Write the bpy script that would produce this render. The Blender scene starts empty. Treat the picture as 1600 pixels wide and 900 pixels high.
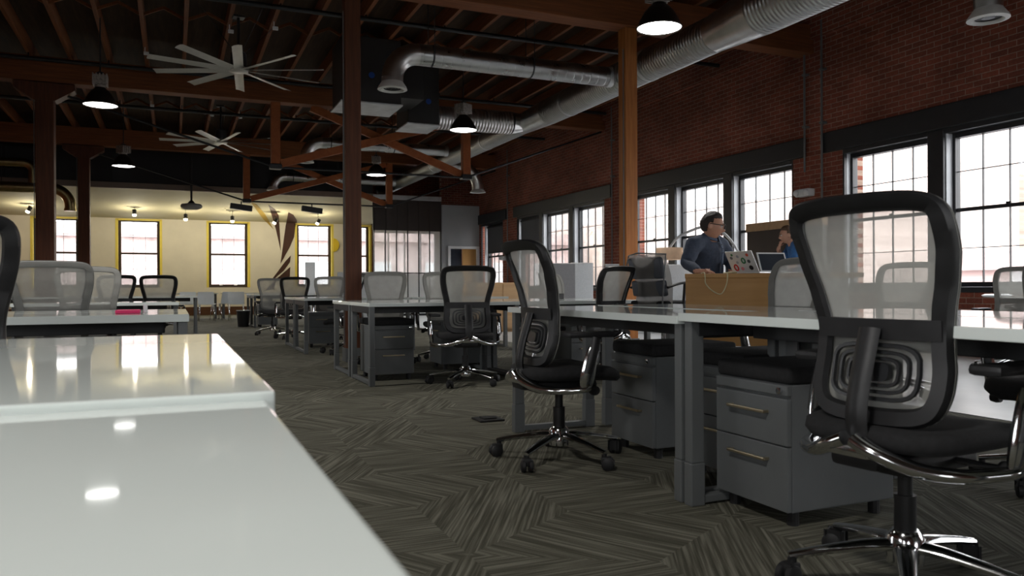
import bpy, bmesh, math, random
from mathutils import Vector, Matrix, noise as mnoise
random.seed(7)
PI = math.pi
SC = bpy.context.scene
COL = SC.collection

# ------------------------------------------------------------------ helpers
def lin(c):
    return tuple(((v / 12.92) if v <= 0.04045 else ((v + 0.055) / 1.055) ** 2.4) for v in c)

def rgb(r, g, b):
    return lin((r / 255.0, g / 255.0, b / 255.0))

class NT:
    """small wrapper for node trees"""
    def __init__(self, mat):
        mat.use_nodes = True
        self.nt = mat.node_tree
        self.nt.nodes.clear()
    def n(self, kind, **kw):
        nd = self.nt.nodes.new(kind)
        for k, v in kw.items():
            setattr(nd, k, v)
        return nd
    def link(self, a, b):
        self.nt.links.new(a, b)
    def val(self, sock, v):
        if hasattr(v, 'is_output') or isinstance(v, bpy.types.NodeSocket):
            self.link(v, sock)
        else:
            sock.default_value = v
    def math(self, op, a, b=0.0, c=None):
        nd = self.n('ShaderNodeMath', operation=op)
        self.val(nd.inputs[0], a)
        self.val(nd.inputs[1], b)
        if c is not None:
            self.val(nd.inputs[2], c)
        return nd.outputs[0]
    def coords(self, scale=(1, 1, 1), kind='Object'):
        tc = self.n('ShaderNodeTexCoord')
        mp = self.n('ShaderNodeMapping')
        mp.inputs['Scale'].default_value = scale
        self.link(tc.outputs[kind], mp.inputs['Vector'])
        return mp.outputs['Vector']
    def noise(self, vec, scale=5, detail=3, rough=0.55):
        nd = self.n('ShaderNodeTexNoise')
        nd.inputs['Scale'].default_value = scale
        nd.inputs['Detail'].default_value = detail
        nd.inputs['Roughness'].default_value = rough
        if vec is not None:
            self.link(vec, nd.inputs['Vector'])
        return nd.outputs['Fac']
    def ramp(self, fac, stops):
        nd = self.n('ShaderNodeValToRGB')
        el = nd.color_ramp.elements
        el[0].position, el[0].color = stops[0][0], (*stops[0][1], 1)
        el[1].position, el[1].color = stops[-1][0], (*stops[-1][1], 1)
        for p, c in stops[1:-1]:
            e = el.new(p)
            e.color = (*c, 1)
        self.link(fac, nd.inputs['Fac'])
        return nd.outputs['Color']
    def bump(self, height, strength=0.3, dist=0.01):
        nd = self.n('ShaderNodeBump')
        nd.inputs['Strength'].default_value = strength
        nd.inputs['Distance'].default_value = dist
        self.link(height, nd.inputs['Height'])
        return nd.outputs['Normal']
    def bsdf(self, color, rough=0.5, metal=0.0, normal=None, spec=0.5, out=True):
        nd = self.n('ShaderNodeBsdfPrincipled')
        if isinstance(color, bpy.types.NodeSocket):
            self.link(color, nd.inputs['Base Color'])
        else:
            nd.inputs['Base Color'].default_value = (*color, 1)
        self.val(nd.inputs['Roughness'], rough)
        nd.inputs['Metallic'].default_value = metal
        nd.inputs['Specular IOR Level'].default_value = spec
        if normal is not None:
            self.link(normal, nd.inputs['Normal'])
        if out:
            self.out(nd.outputs[0])
        return nd
    def out(self, sh):
        o = self.n('ShaderNodeOutputMaterial')
        self.link(sh, o.inputs['Surface'])

def mat(name, color, rough=0.5, metal=0.0, var=0.12, scale=8.0, stretch=(1, 1, 1), bump=0.0, spec=0.5):
    """plain material with a little procedural variation of its colour"""
    m = bpy.data.materials.new(name)
    t = NT(m)
    v = t.coords(stretch)
    f = t.noise(v, scale, 4)
    lo = tuple(max(0, c * (1 - var)) for c in color)
    hi = tuple(min(1, c * (1 + var)) for c in color)
    c = t.ramp(f, [(0.3, lo), (0.7, hi)])
    nrm = t.bump(t.noise(v, scale * 6, 3), bump, 0.004) if bump else None
    t.bsdf(c, rough, metal, nrm, spec)
    return m

def wood(name, dark, light, rough=0.6, grain=(14, 14, 0.7)):
    m = bpy.data.materials.new(name)
    t = NT(m)
    v = t.coords(grain)
    f = t.noise(v, 2.2, 6, 0.65)
    c = t.ramp(f, [(0.28, dark), (0.55, tuple((a + b) / 2 for a, b in zip(dark, light))), (0.75, light)])
    t.bsdf(c, rough, 0, t.bump(f, 0.25, 0.004), 0.3)
    return m

def emit(name, color, strength):
    m = bpy.data.materials.new(name)
    t = NT(m)
    e = t.n('ShaderNodeEmission')
    f = t.noise(t.coords((1, 1, 1)), 3, 2)
    c = t.ramp(f, [(0.2, tuple(x * 0.97 for x in color)), (0.8, color)])
    t.link(c, e.inputs['Color'])
    e.inputs['Strength'].default_value = strength
    t.out(e.outputs[0])
    return m

def brick_mat(name, axis, c1, c2, mortar, bw=0.215, bh=0.0715):
    m = bpy.data.materials.new(name)
    t = NT(m)
    tc = t.n('ShaderNodeTexCoord')
    sp = t.n('ShaderNodeSeparateXYZ')
    t.link(tc.outputs['Object'], sp.inputs[0])
    cb = t.n('ShaderNodeCombineXYZ')
    t.link(sp.outputs[axis], cb.inputs[0])
    t.link(sp.outputs['Z'], cb.inputs[1])
    # slight waviness of the courses
    b = t.n('ShaderNodeTexBrick')
    t.link(cb.outputs[0], b.inputs['Vector'])
    b.inputs['Color1'].default_value = (*c1, 1)
    b.inputs['Color2'].default_value = (*c2, 1)
    b.inputs['Mortar'].default_value = (*mortar, 1)
    b.inputs['Scale'].default_value = 1.0
    b.inputs['Mortar Size'].default_value = 0.006
    b.inputs['Mortar Smooth'].default_value = 0.4
    b.inputs['Bias'].default_value = -0.1
    b.inputs['Brick Width'].default_value = bw
    b.inputs['Row Height'].default_value = bh
    n1 = t.noise(cb.outputs[0], 1.3, 5, 0.6)
    n2 = t.noise(cb.outputs[0], 26, 3, 0.6)
    mx = t.n('ShaderNodeMixRGB', blend_type='MULTIPLY')
    mx.inputs['Fac'].default_value = 1
    t.link(b.outputs['Color'], mx.inputs['Color1'])
    t.link(t.ramp(n1, [(0.25, (0.6, 0.58, 0.55)), (0.75, (1.3, 1.25, 1.2))]), mx.inputs['Color2'])
    mx2 = t.n('ShaderNodeMixRGB', blend_type='MULTIPLY')
    mx2.inputs['Fac'].default_value = 1
    t.link(mx.outputs[0], mx2.inputs['Color1'])
    t.link(t.ramp(n2, [(0.2, (0.72, 0.72, 0.72)), (0.8, (1.2, 1.2, 1.2))]), mx2.inputs['Color2'])
    h = t.math('SUBTRACT', t.math('MULTIPLY', n2, 0.35), b.outputs['Fac'])
    t.bsdf(mx2.outputs[0], 0.9, 0, t.bump(h, 0.6, 0.008), 0.2)
    return m

def glass_mat(name, tint=(1, 1, 1), gloss=0.06):
    m = bpy.data.materials.new(name)
    t = NT(m)
    tr = t.n('ShaderNodeBsdfTransparent')
    tr.inputs['Color'].default_value = (*tint, 1)
    gl = t.n('ShaderNodeBsdfGlossy')
    gl.inputs['Roughness'].default_value = 0.02
    lw = t.n('ShaderNodeLayerWeight')
    lw.inputs['Blend'].default_value = 0.15
    nz = t.noise(t.coords((1, 1, 1)), 2, 2)
    f = t.math('MULTIPLY', t.math('ADD', lw.outputs['Fresnel'], t.math('MULTIPLY', nz, 0.02)), gloss / 0.06 * 0.6)
    mx = t.n('ShaderNodeMixShader')
    t.link(f, mx.inputs[0])
    t.link(tr.outputs[0], mx.inputs[1])
    t.link(gl.outputs[0], mx.inputs[2])
    t.out(mx.outputs[0])
    return m

def hazy_glass(name):
    m = bpy.data.materials.new(name)
    t = NT(m)
    tr = t.n('ShaderNodeBsdfTransparent'); tr.inputs['Color'].default_value = (0.92, 0.94, 0.94, 1)
    tl = t.n('ShaderNodeBsdfTranslucent')
    nz = t.noise(t.coords((1, 1, 1)), 2, 2)
    t.link(t.ramp(nz, [(0.3, (0.72, 0.73, 0.73)), (0.7, (0.8, 0.81, 0.81))]), tl.inputs['Color'])
    m1 = t.n('ShaderNodeMixShader'); m1.inputs[0].default_value = 0.45
    t.link(tr.outputs[0], m1.inputs[1]); t.link(tl.outputs[0], m1.inputs[2])
    gl = t.n('ShaderNodeBsdfGlossy'); gl.inputs['Roughness'].default_value = 0.05
    m2 = t.n('ShaderNodeMixShader'); m2.inputs[0].default_value = 0.08
    t.link(m1.outputs[0], m2.inputs[1]); t.link(gl.outputs[0], m2.inputs[2])
    t.out(m2.outputs[0])
    return m

def mesh_fabric(name, color, opacity=0.6, weave=900.0):
    """open woven net: part of every ray passes, the rest meets pale threads"""
    m = bpy.data.materials.new(name)
    t = NT(m)
    v = t.coords((1, 1, 1))
    nz = t.noise(v, 14, 2)
    c = t.ramp(nz, [(0.3, tuple(x * 0.92 for x in color)), (0.7, color)])
    d = t.n('ShaderNodeBsdfDiffuse')
    t.link(c, d.inputs['Color'])
    tl = t.n('ShaderNodeBsdfTranslucent')
    t.link(c, tl.inputs['Color'])
    m1 = t.n('ShaderNodeMixShader')
    m1.inputs[0].default_value = 0.42
    t.link(d.outputs[0], m1.inputs[1])
    t.link(tl.outputs[0], m1.inputs[2])
    tr = t.n('ShaderNodeBsdfTransparent')
    m2 = t.n('ShaderNodeMixShader')
    t.link(t.math('ADD', opacity - 0.03, t.math('MULTIPLY', nz, 0.06)), m2.inputs[0])
    t.link(tr.outputs[0], m2.inputs[1])
    t.link(m1.outputs[0], m2.inputs[2])
    t.out(m2.outputs[0])
    return m

def carpet_mat():
    """hexagonal carpet tiles, each cut into three lozenges of parallel stripes"""
    m = bpy.data.materials.new('striped_carpet')
    t = NT(m)
    tc = t.n('ShaderNodeTexCoord')
    sp = t.n('ShaderNodeSeparateXYZ')
    t.link(tc.outputs['Object'], sp.inputs[0])
    x = t.math('ADD', sp.outputs['X'], 0.18)
    y = t.math('ADD', sp.outputs['Y'], 0.05)
    D = 1.06
    H = D * math.sqrt(3)
    ax = t.math('SUBTRACT', t.math('FLOORED_MODULO', x, D), D / 2)
    ay = t.math('SUBTRACT', t.math('FLOORED_MODULO', y, H), H / 2)
    bx = t.math('SUBTRACT', t.math('FLOORED_MODULO', t.math('SUBTRACT', x, D / 2), D), D / 2)
    by = t.math('SUBTRACT', t.math('FLOORED_MODULO', t.math('SUBTRACT', y, H / 2), H), H / 2)
    la = t.math('ADD', t.math('MULTIPLY', ax, ax), t.math('MULTIPLY', ay, ay))
    lb = t.math('ADD', t.math('MULTIPLY', bx, bx), t.math('MULTIPLY', by, by))
    s = t.math('LESS_THAN', la, lb)
    def pick(a, b):
        return t.math('ADD', t.math('MULTIPLY', a, s), t.math('MULTIPLY', b, t.math('SUBTRACT', 1.0, s)))
    gx, gy = pick(ax, bx), pick(ay, by)
    ang = t.math('ADD', t.math('ARCTAN2', gy, gx), PI / 6)
    sec = t.math('FLOOR', t.math('DIVIDE', t.math('FLOORED_MODULO', ang, 2 * PI), 2 * PI / 3 + 1e-4))
    th = t.math('MULTIPLY', sec, PI / 3)
    ct, st = t.math('COSINE', th), t.math('SINE', th)
    across = t.math('SUBTRACT', t.math('MULTIPLY', y, ct), t.math('MULTIPLY', x, st))
    along = t.math('ADD', t.math('MULTIPLY', x, ct), t.math('MULTIPLY', y, st))
    cb = t.n('ShaderNodeCombineXYZ')
    t.link(t.math('MULTIPLY', across, 85.0), cb.inputs[0])
    t.link(t.math('MULTIPLY', along, 2.2), cb.inputs[1])
    t.link(t.math('MULTIPLY', sec, 7.3), cb.inputs[2])
    stripe = t.noise(cb.outputs[0], 1.0, 2, 0.6)
    fuzz = t.noise(tc.outputs['Object'], 260, 2, 0.6)
    f = t.math('ADD', stripe, t.math('MULTIPLY', t.math('SUBTRACT', fuzz, 0.5), 0.22))
    c = t.ramp(f, [(0.36, (0.064, 0.062, 0.046)), (0.5, (0.108, 0.104, 0.080)), (0.66, (0.20, 0.193, 0.155))])
    t.bsdf(c, 0.95, 0, t.bump(f, 0.5, 0.006), 0.15)
    return m

def spiral_duct_mat(name, pitch=0.11, axis='Y', base=(0.50, 0.51, 0.49), rough=0.3, seam_w=0.07, strength=0.8):
    m = bpy.data.materials.new(name)
    t = NT(m)
    tc = t.n('ShaderNodeTexCoord')
    sp = t.n('ShaderNodeSeparateXYZ')
    t.link(tc.outputs['Object'], sp.inputs[0])
    a = t.math('MULTIPLY', sp.outputs[axis], 1.0 / pitch)
    tri = t.math('PINGPONG', a, 0.5)
    seam = t.math('SMOOTH_MIN', tri, seam_w, 0.02)
    n = t.noise(tc.outputs['Object'], 5, 4)
    c = t.ramp(n, [(0.3, tuple(v * 0.85 for v in base)), (0.7, base)])
    r = t.math('ADD', rough - 0.06, t.math('MULTIPLY', n, 0.14))
    t.bsdf(c, r, 1.0, t.bump(seam, strength, pitch * 0.5))
    return m

# ---- mesh builder
class MB:
    def __init__(self):
        self.bm = bmesh.new()
        self.mats = []
    def _xf(self, vs, M):
        if M is not None:
            for v in vs:
                v.co = M @ v.co
    def box(self, lo, hi, bevel=0.0, M=None, seg=2):
        r = bmesh.ops.create_cube(self.bm, size=1)
        vs = r['verts']
        c = [(a + b) / 2 for a, b in zip(lo, hi)]
        s = [abs(b - a) for a, b in zip(lo, hi)]
        for v in vs:
            v.co = Vector((c[0] + v.co.x * s[0], c[1] + v.co.y * s[1], c[2] + v.co.z * s[2]))
        self._xf(vs, M)
        if bevel > 0:
            es = list({e for v in vs for e in v.link_edges})
            bmesh.ops.bevel(self.bm, geom=es, offset=min(bevel, min(s) * 0.45), segments=seg, affect='EDGES', profile=0.6)
        return self
    def ring_strip(self, rings, closed_u=True, cap=False):
        """rings: list of lists of points, joined into a skin"""
        vr = [[self.bm.verts.new(Vector(p)) for p in r] for r in rings]
        n = len(vr[0])
        for a, b in zip(vr[:-1], vr[1:]):
            for i in range(n if closed_u else n - 1):
                j = (i + 1) % n
                self.bm.faces.new((a[i], a[j], b[j], b[i]))
        if cap:
            self.bm.faces.new(list(reversed(vr[0])))
            self.bm.faces.new(vr[-1])
        return vr
    def tube(self, pts, r, n=10, cap=True, up=None, sx=1.0, sy=1.0):
        """tube along points; r number or list; cross-section may be flattened"""
        pts = [Vector(p) for p in pts]
        rs = r if isinstance(r, (list, tuple)) else [r] * len(pts)
        rings = []
        prev = None
        for i, p in enumerate(pts):
            d = (pts[min(i + 1, len(pts) - 1)] - pts[max(i - 1, 0)])
            d = d.normalized() if d.length > 1e-9 else Vector((0, 0, 1))
            ref = Vector(up) if up is not None else prev
            if ref is None:
                ref = Vector((0, 0, 1)) if abs(d.z) < 0.9 else Vector((1, 0, 0))
            a = d.cross(ref)
            if a.length < 1e-6:
                a = d.orthogonal()
            a.normalize()
            b = a.cross(d).normalized()
            prev = b
            rings.append([p + a * (math.cos(2 * PI * k / n) * rs[i] * sx) + b * (math.sin(2 * PI * k / n) * rs[i] * sy) for k in range(n)])
        self.ring_strip(rings, True, cap)
        return self
    def lathe(self, prof, n=20, M=None, cap=True):
        """profile (radius, z) about the z axis"""
        rings = []
        for r, z in prof:
            ring = [Vector((r * math.cos(2 * PI * k / n), r * math.sin(2 * PI * k / n), z)) for k in range(n)]
            if M is not None:
                ring = [M @ p for p in ring]
            rings.append(ring)
        self.ring_strip(rings, True, cap)
        return self
    def cyl(self, p, q, r, r2=None, n=12):
        return self.tube([p, q], [r, r if r2 is None else r2], n)
    def sphere(self, c, r, seg=14, ring=8, scale=(1, 1, 1)):
        M = Matrix.Translation(Vector(c)) @ Matrix.Diagonal((scale[0], scale[1], scale[2], 1))
        bmesh.ops.create_uvsphere(self.bm, u_segments=seg, v_segments=ring, radius=r, matrix=M)
        return self
    def prism(self, poly, axis, a, b, M=None):
        """extrude polygon (2D) along axis between a and b; poly gives the two other coordinates in order"""
        def P(u, v, w):
            if axis == 'X':
                p = Vector((w, u, v))
            elif axis == 'Y':
                p = Vector((u, w, v))
            else:
                p = Vector((u, v, w))
            return M @ p if M is not None else p
        A = [self.bm.verts.new(P(u, v, a)) for u, v in poly]
        B = [self.bm.verts.new(P(u, v, b)) for u, v in poly]
        n = len(poly)
        for i in range(n):
            j = (i + 1) % n
            self.bm.faces.new((A[i], A[j], B[j], B[i]))
        self.bm.faces.new(list(reversed(A)))
        self.bm.faces.new(B)
        return self
    def grid(self, rows, thick=None):
        """open surface from rows of points"""
        self.ring_strip(rows, False, False)
        return self
    def build(self, name, material, parent=None, smooth=False, angle=None, loc=None):
        bm = self.bm
        bmesh.ops.recalc_face_normals(bm, faces=bm.faces[:])
        me = bpy.data.meshes.new(name)
        bm.to_mesh(me)
        bm.free()
        me.materials.append(material)
        if smooth:
            me.polygons.foreach_set('use_smooth', [True] * len(me.polygons))
            if angle is not None:
                try:
                    me.set_sharp_from_angle(angle=math.radians(angle))
                except Exception:
                    pass
        o = bpy.data.objects.new(name, me)
        COL.objects.link(o)
        if parent is not None:
            o.parent = parent
        if loc is not None:
            o.location = loc
        return o

def thing(name, label, cat, loc=(0, 0, 0), rz=0.0, group=None):
    o = bpy.data.objects.new(name, None)
    o.empty_display_size = 0.1
    COL.objects.link(o)
    o.location = loc
    o.rotation_euler = (0, 0, rz)
    o['label'] = label
    o['category'] = cat
    if group:
        o['group'] = group
    return o

def tag(o, label, cat, group=None):
    o['label'] = label
    o['category'] = cat
    if group:
        o['group'] = group
    return o

def struct(o):
    o['kind'] = 'structure'
    return o

def copy_tree(o, parent=None):
    c = o.copy()
    COL.objects.link(c)
    if parent is not None:
        c.parent = parent
    for ch in list(o.children):
        copy_tree(ch, c)
    return c

def dup(root, loc, rz, label, group=None):
    c = copy_tree(root)
    c.location = loc
    c.rotation_euler = (0, 0, rz)
    c['label'] = label
    if group:
        c['group'] = group
    return c

def arc_pts(c, r, a0, a1, n, plane='XZ'):
    out = []
    for i in range(n + 1):
        a = a0 + (a1 - a0) * i / n
        u, v = r * math.cos(a), r * math.sin(a)
        if plane == 'XZ':
            out.append(Vector((c[0] + u, c[1], c[2] + v)))
        elif plane == 'YZ':
            out.append(Vector((c[0], c[1] + u, c[2] + v)))
        else:
            out.append(Vector((c[0] + u, c[1] + v, c[2])))
    return out

def spline(pts, n=6, closed=False):
    """Catmull-Rom through points of any dimension (tuples)"""
    P = [Vector(p) for p in pts]
    m = len(P)
    out = []
    rng = range(m) if closed else range(m - 1)
    for i in rng:
        p0 = P[(i - 1) % m] if closed or i > 0 else P[0]
        p1, p2 = P[i], P[(i + 1) % m]
        p3 = P[(i + 2) % m] if closed or i + 2 < m else P[-1]
        for k in range(n):
            t = k / n
            out.append(0.5 * ((2 * p1) + (p2 - p0) * t + (2 * p0 - 5 * p1 + 4 * p2 - p3) * t * t + (3 * p1 - p0 - 3 * p2 + p3) * t ** 3))
    if not closed:
        out.append(P[-1])
    return out

# ------------------------------------------------------------------ materials
M = {}
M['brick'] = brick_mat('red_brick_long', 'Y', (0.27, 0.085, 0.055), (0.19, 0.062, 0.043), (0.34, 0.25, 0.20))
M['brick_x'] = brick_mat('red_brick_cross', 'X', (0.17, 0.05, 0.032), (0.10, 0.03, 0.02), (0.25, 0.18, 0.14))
M['outer_brick'] = brick_mat('outer_brick', 'Y', (0.66, 0.575, 0.535), (0.62, 0.53, 0.49), (0.66, 0.60, 0.57))
M['outer_far'] = brick_mat('outer_far_brick', 'Y', (0.20, 0.155, 0.13), (0.175, 0.135, 0.112), (0.21, 0.175, 0.155))
M['outer_pink'] = brick_mat('outer_pink_brick', 'X', (0.64, 0.51, 0.50), (0.60, 0.475, 0.465), (0.64, 0.56, 0.55))
M['carpet'] = carpet_mat()
M['concrete'] = mat('pale_concrete', (0.46, 0.47, 0.47), 0.32, 0, 0.08, 3)
M['column'] = wood('stained_column', (0.060, 0.020, 0.009), (0.13, 0.043, 0.017), 0.55)
M['column_pine'] = wood('orange_column', (0.27, 0.092, 0.024), (0.52, 0.205, 0.056), 0.55)
M['beam'] = wood('beam_timber', (0.12, 0.040, 0.015), (0.27, 0.092, 0.030), 0.7, (0.7, 14, 14))
M['joist'] = wood('joist_timber', (0.13, 0.044, 0.015), (0.26, 0.09, 0.03), 0.7, (14, 0.7, 14))
M['truss'] = wood('truss_timber', (0.25, 0.070, 0.021), (0.40, 0.125, 0.038), 0.65, (3, 3, 3))
M['deck'] = wood('roof_deck', (0.030, 0.018, 0.011), (0.075, 0.042, 0.024), 0.85, (8, 0.6, 8))
M['dark_panel'] = mat('dark_painted_panel', (0.014, 0.014, 0.015), 0.7, 0, 0.2, 2)
M['soffit'] = mat('soffit_edge_brown', (0.20, 0.155, 0.12), 0.7, 0, 0.1, 3)
M['beige'] = mat('beige_plaster', (0.80, 0.74, 0.60), 0.85, 0, 0.04, 2, (1, 1, 1), 0.05)
M['cream'] = mat('cream_ceiling', (0.56, 0.51, 0.335), 0.8, 0, 0.03, 2)
M['yellow'] = mat('yellow_reveal', (0.90, 0.72, 0.12), 0.6, 0, 0.05, 3)
M['grey_wall'] = mat('grey_plaster', (0.36, 0.37, 0.37), 0.85, 0, 0.04, 2)
M['white_trim'] = mat('white_trim', (0.75, 0.76, 0.75), 0.5, 0, 0.04, 4)
M['black_frame'] = mat('black_window_frame', (0.012, 0.013, 0.015), 0.45, 0, 0.2, 6)
M['brown_frame'] = mat('brown_window_frame', (0.045, 0.028, 0.018), 0.5, 0, 0.2, 6)
M['jamb'] = mat('skylit_jamb', (0.62, 0.64, 0.66), 0.6, 0, 0.05, 5)
M['glass'] = glass_mat('window_glass')
M['glass_part'] = hazy_glass('partition_glass')
M['laminate'] = mat('white_laminate', (0.755, 0.81, 0.785), 0.045, 0, 0.015, 2, (1, 1, 1), 0.0, 0.62)
M['edge_band'] = mat('laminate_edge', (0.66, 0.67, 0.61), 0.4, 0, 0.03, 6)
M['steel_grey'] = mat('grey_painted_steel', (0.118, 0.126, 0.128), 0.42, 0, 0.05, 7, (1, 1, 1), 0.03)
M['steel_dark'] = mat('dark_painted_steel', (0.022, 0.023, 0.025), 0.5, 0, 0.1, 7)
M['pull'] = mat('brass_nickel_pull', (0.55, 0.47, 0.32), 0.35, 1.0, 0.1, 9)
M['black'] = mat('black_plastic', (0.0135, 0.0135, 0.0145), 0.45, 0, 0.2, 20, (1, 1, 1), 0.04)
M['black_fabric'] = mat('black_seat_fabric', (0.012, 0.012, 0.013), 0.9, 0, 0.3, 60, (1, 1, 1), 0.2)
M['rubber'] = mat('caster_rubber', (0.010, 0.010, 0.011), 0.6, 0, 0.2, 30)
M['chrome'] = mat('polished_chrome', (0.72, 0.73, 0.74), 0.12, 1.0, 0.04, 6)
M['net'] = mesh_fabric('chair_net', (0.54, 0.54, 0.50), 0.70)
M['net_dense'] = mesh_fabric('chair_net_dense', (0.27, 0.26, 0.25), 0.86)
M['net_border'] = mat('grey_net_border', (0.20, 0.20, 0.185), 0.6, 0, 0.06, 20)
M['lumbar'] = mat('lumbar_rubber', (0.022, 0.023, 0.025), 0.35, 0, 0.2, 20)
M['duct_y'] = spiral_duct_mat('spiral_duct_long', 0.06, 'Y', (0.42, 0.43, 0.41), 0.32, 0.45, 0.8)
M['duct_x'] = spiral_duct_mat('spiral_duct_cross', 0.135, 'X', (0.46, 0.47, 0.46), 0.28, 0.05, 0.7)
M['duct_flex'] = spiral_duct_mat('corrugated_flex_duct', 0.06, 'X', (0.55, 0.53, 0.51), 0.35, 0.45, 1.0)
M['duct_plain'] = mat('galvanised_elbow', (0.52, 0.52, 0.50), 0.3, 1.0, 0.15, 4)
M['duct_brass'] = mat('yellowed_duct', (0.42, 0.35, 0.17), 0.32, 1.0, 0.2, 5)
M['galv'] = mat('galvanised_sheet', (0.55, 0.57, 0.57), 0.45, 0.7, 0.2, 3)
M['ahu'] = mat('air_handler_casing', (0.016, 0.014, 0.013), 0.6, 0, 0.2, 3)
M['diffuser'] = mat('white_diffuser_ring', (0.62, 0.62, 0.58), 0.5, 0, 0.05, 6)
M['fan'] = mat('fan_blade_alu', (0.56, 0.55, 0.50), 0.4, 0.25, 0.08, 6)
M['ballast'] = mat('ballast_casting', (0.30, 0.27, 0.24), 0.5, 0.3, 0.3, 30)
M['bronze'] = mat('dark_bronze_shade', (0.028, 0.022, 0.017), 0.35, 0.6, 0.2, 8)
M['lamp'] = emit('lamp_lens', (1.0, 0.985, 0.95), 9.0)
M['spot'] = emit('spot_lens', (1.0, 0.92, 0.70), 9.0)
M['blue_tape'] = mat('blue_tape', (0.01, 0.06, 0.30), 0.6, 0, 0.1, 9)
M['oak'] = wood('oak_panel', (0.36, 0.19, 0.065), (0.46, 0.26, 0.095), 0.45, (0.8, 8, 8))
M['tan'] = wood('tan_veneer', (0.40, 0.25, 0.13), (0.52, 0.34, 0.18), 0.5, (1, 8, 8))
M['door_wood'] = wood('honey_door', (0.46, 0.24, 0.07), (0.58, 0.32, 0.10), 0.5)
M['brown_board'] = mat('dark_brown_board', (0.035, 0.024, 0.018), 0.5, 0, 0.15, 4)
M['paper'] = mat('white_paint', (0.74, 0.76, 0.77), 0.5, 0, 0.03, 5)
M['white_plastic'] = mat('white_plastic', (0.76, 0.80, 0.83), 0.35, 0, 0.04, 5)
M['divider'] = mat('white_divider_fabric', (0.60, 0.62, 0.63), 0.85, 0, 0.06, 40, (1, 1, 1), 0.1)
M['grey_divider'] = mat('grey_divider_fabric', (0.33, 0.33, 0.34), 0.85, 0, 0.06, 40, (1, 1, 1), 0.1)
M['shade_cloth'] = mat('dark_roller_shade', (0.10, 0.105, 0.115), 0.9, 0, 0.1, 30)
M['mural_brown'] = mat('mural_brown_paint', (0.060, 0.020, 0.009), 0.7, 0, 0.1, 4)
M['mural_gold'] = mat('mural_gold_paint', (0.40, 0.26, 0.04), 0.7, 0, 0.1, 4)
M['mural_yellow'] = mat('mural_yellow_paint', (0.86, 0.62, 0.04), 0.7, 0, 0.05, 4)
M['skirting'] = wood('brown_skirting', (0.085, 0.036, 0.016), (0.14, 0.062, 0.028), 0.6, (0.8, 8, 8))
M['pink'] = mat('hot_pink_paper', (0.80, 0.03, 0.16), 0.6, 0, 0.05, 6)
M['lamp_shade'] = mesh_fabric('peach_lamp_shade', (0.90, 0.66, 0.46), 0.97)
M['pale_wire'] = mat('pale_cable', (0.52, 0.47, 0.28), 0.5, 0, 0.1, 20)
M['screen'] = mat('dark_glass_screen', (0.035, 0.042, 0.055), 0.15, 0, 0.1, 3)
M['lid'] = mat('silver_lid', (0.62, 0.64, 0.64), 0.4, 0.15, 0.03, 10)
M['alu'] = mat('brushed_aluminium', (0.66, 0.67, 0.68), 0.35, 0.8, 0.05, 10)
M['plate'] = mat('black_floor_plate', (0.012, 0.012, 0.012), 0.5, 0, 0.2, 10)
M['asphalt'] = mat('street_asphalt', (0.30, 0.30, 0.31), 0.9, 0, 0.15, 2)
M['grey_leather'] = mat('slate_upholstery', (0.085, 0.095, 0.115), 0.5, 0, 0.08, 9)
WORLD, EXPO = 7.5, 0.0

# ================================================================== SETTING
def mright(y0, x0=9.0):      # local (along, depth, z) -> right wall
    return Matrix(((0, 1, 0, x0), (1, 0, 0, y0), (0, 0, 1, 0), (0, 0, 0, 1)))
def mfar(x0, y0):
    return Matrix(((1, 0, 0, x0), (0, 1, 0, y0), (0, 0, 1, 0), (0, 0, 0, 1)))
def mnear(x0, y0):
    return Matrix(((1, 0, 0, x0), (0, -1, 0, y0), (0, 0, 1, 0), (0, 0, 0, 1)))

# floor and ceiling
b = MB(); b.box((-9.4, -5.4, -0.12), (9.4, 27.9, 0))
struct(b.build('floor', M['carpet']))
b = MB(); b.box((4.9, -5.4, 0.0), (9.0, 23.4, 0.004))
struct(b.build('floor', M['concrete']))
b = MB(); b.box((-9.4, -5.4, 5.07), (9.4, 27.9, 5.2))
struct(b.build('ceiling', M['deck']))

# ---- right brick wall with its window bays
WZ0, WZ1, LT = 0.85, 2.80, 3.16
bays = [
    ((21.45, 23.25), [(21.46, 23.0)], (21.15, 23.4)),
    ((15.49, 20.42), [(18.93, 20.42), (17.20, 18.74), (15.49, 17.00)], (15.15, 20.60)),
    ((9.60, 14.46), [(12.99, 14.46), (11.30, 12.77), (9.60, 11.07)], (9.32, 14.80)),
    ((3.70, 8.60), [(7.19, 8.60), (5.50, 6.96), (3.70, 5.27)], (3.40, 8.97)),
    ((-2.30, 2.65), [(1.15, 2.65), (-0.55, 0.92), (-2.30, -0.78)], (-2.6, 2.95)),
]
b = MB()
b.box((9.0, -5.4, 0), (9.4, 23.4, 0.80))
b.box((9.0, -5.4, LT), (9.4, 23.4, 5.2))
ys = [-5.4]
for (y0, y1), w, l in sorted(bays):
    ys += [y0, y1]
ys.append(23.4)
for k in range(0, len(ys), 2):
    if ys[k + 1] - ys[k] > 0.02:
        b.box((9.0, ys[k], 0.80), (9.4, ys[k + 1], LT))
b.box((9.0, 23.4, 0), (9.4, 27.9, 5.2))
# corbel ledge under the roof on the brick wall
b.box((8.93, -5.4, 4.62), (9.0, 23.4, 5.07))
struct(b.build('wall_right', M['brick']))

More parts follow.
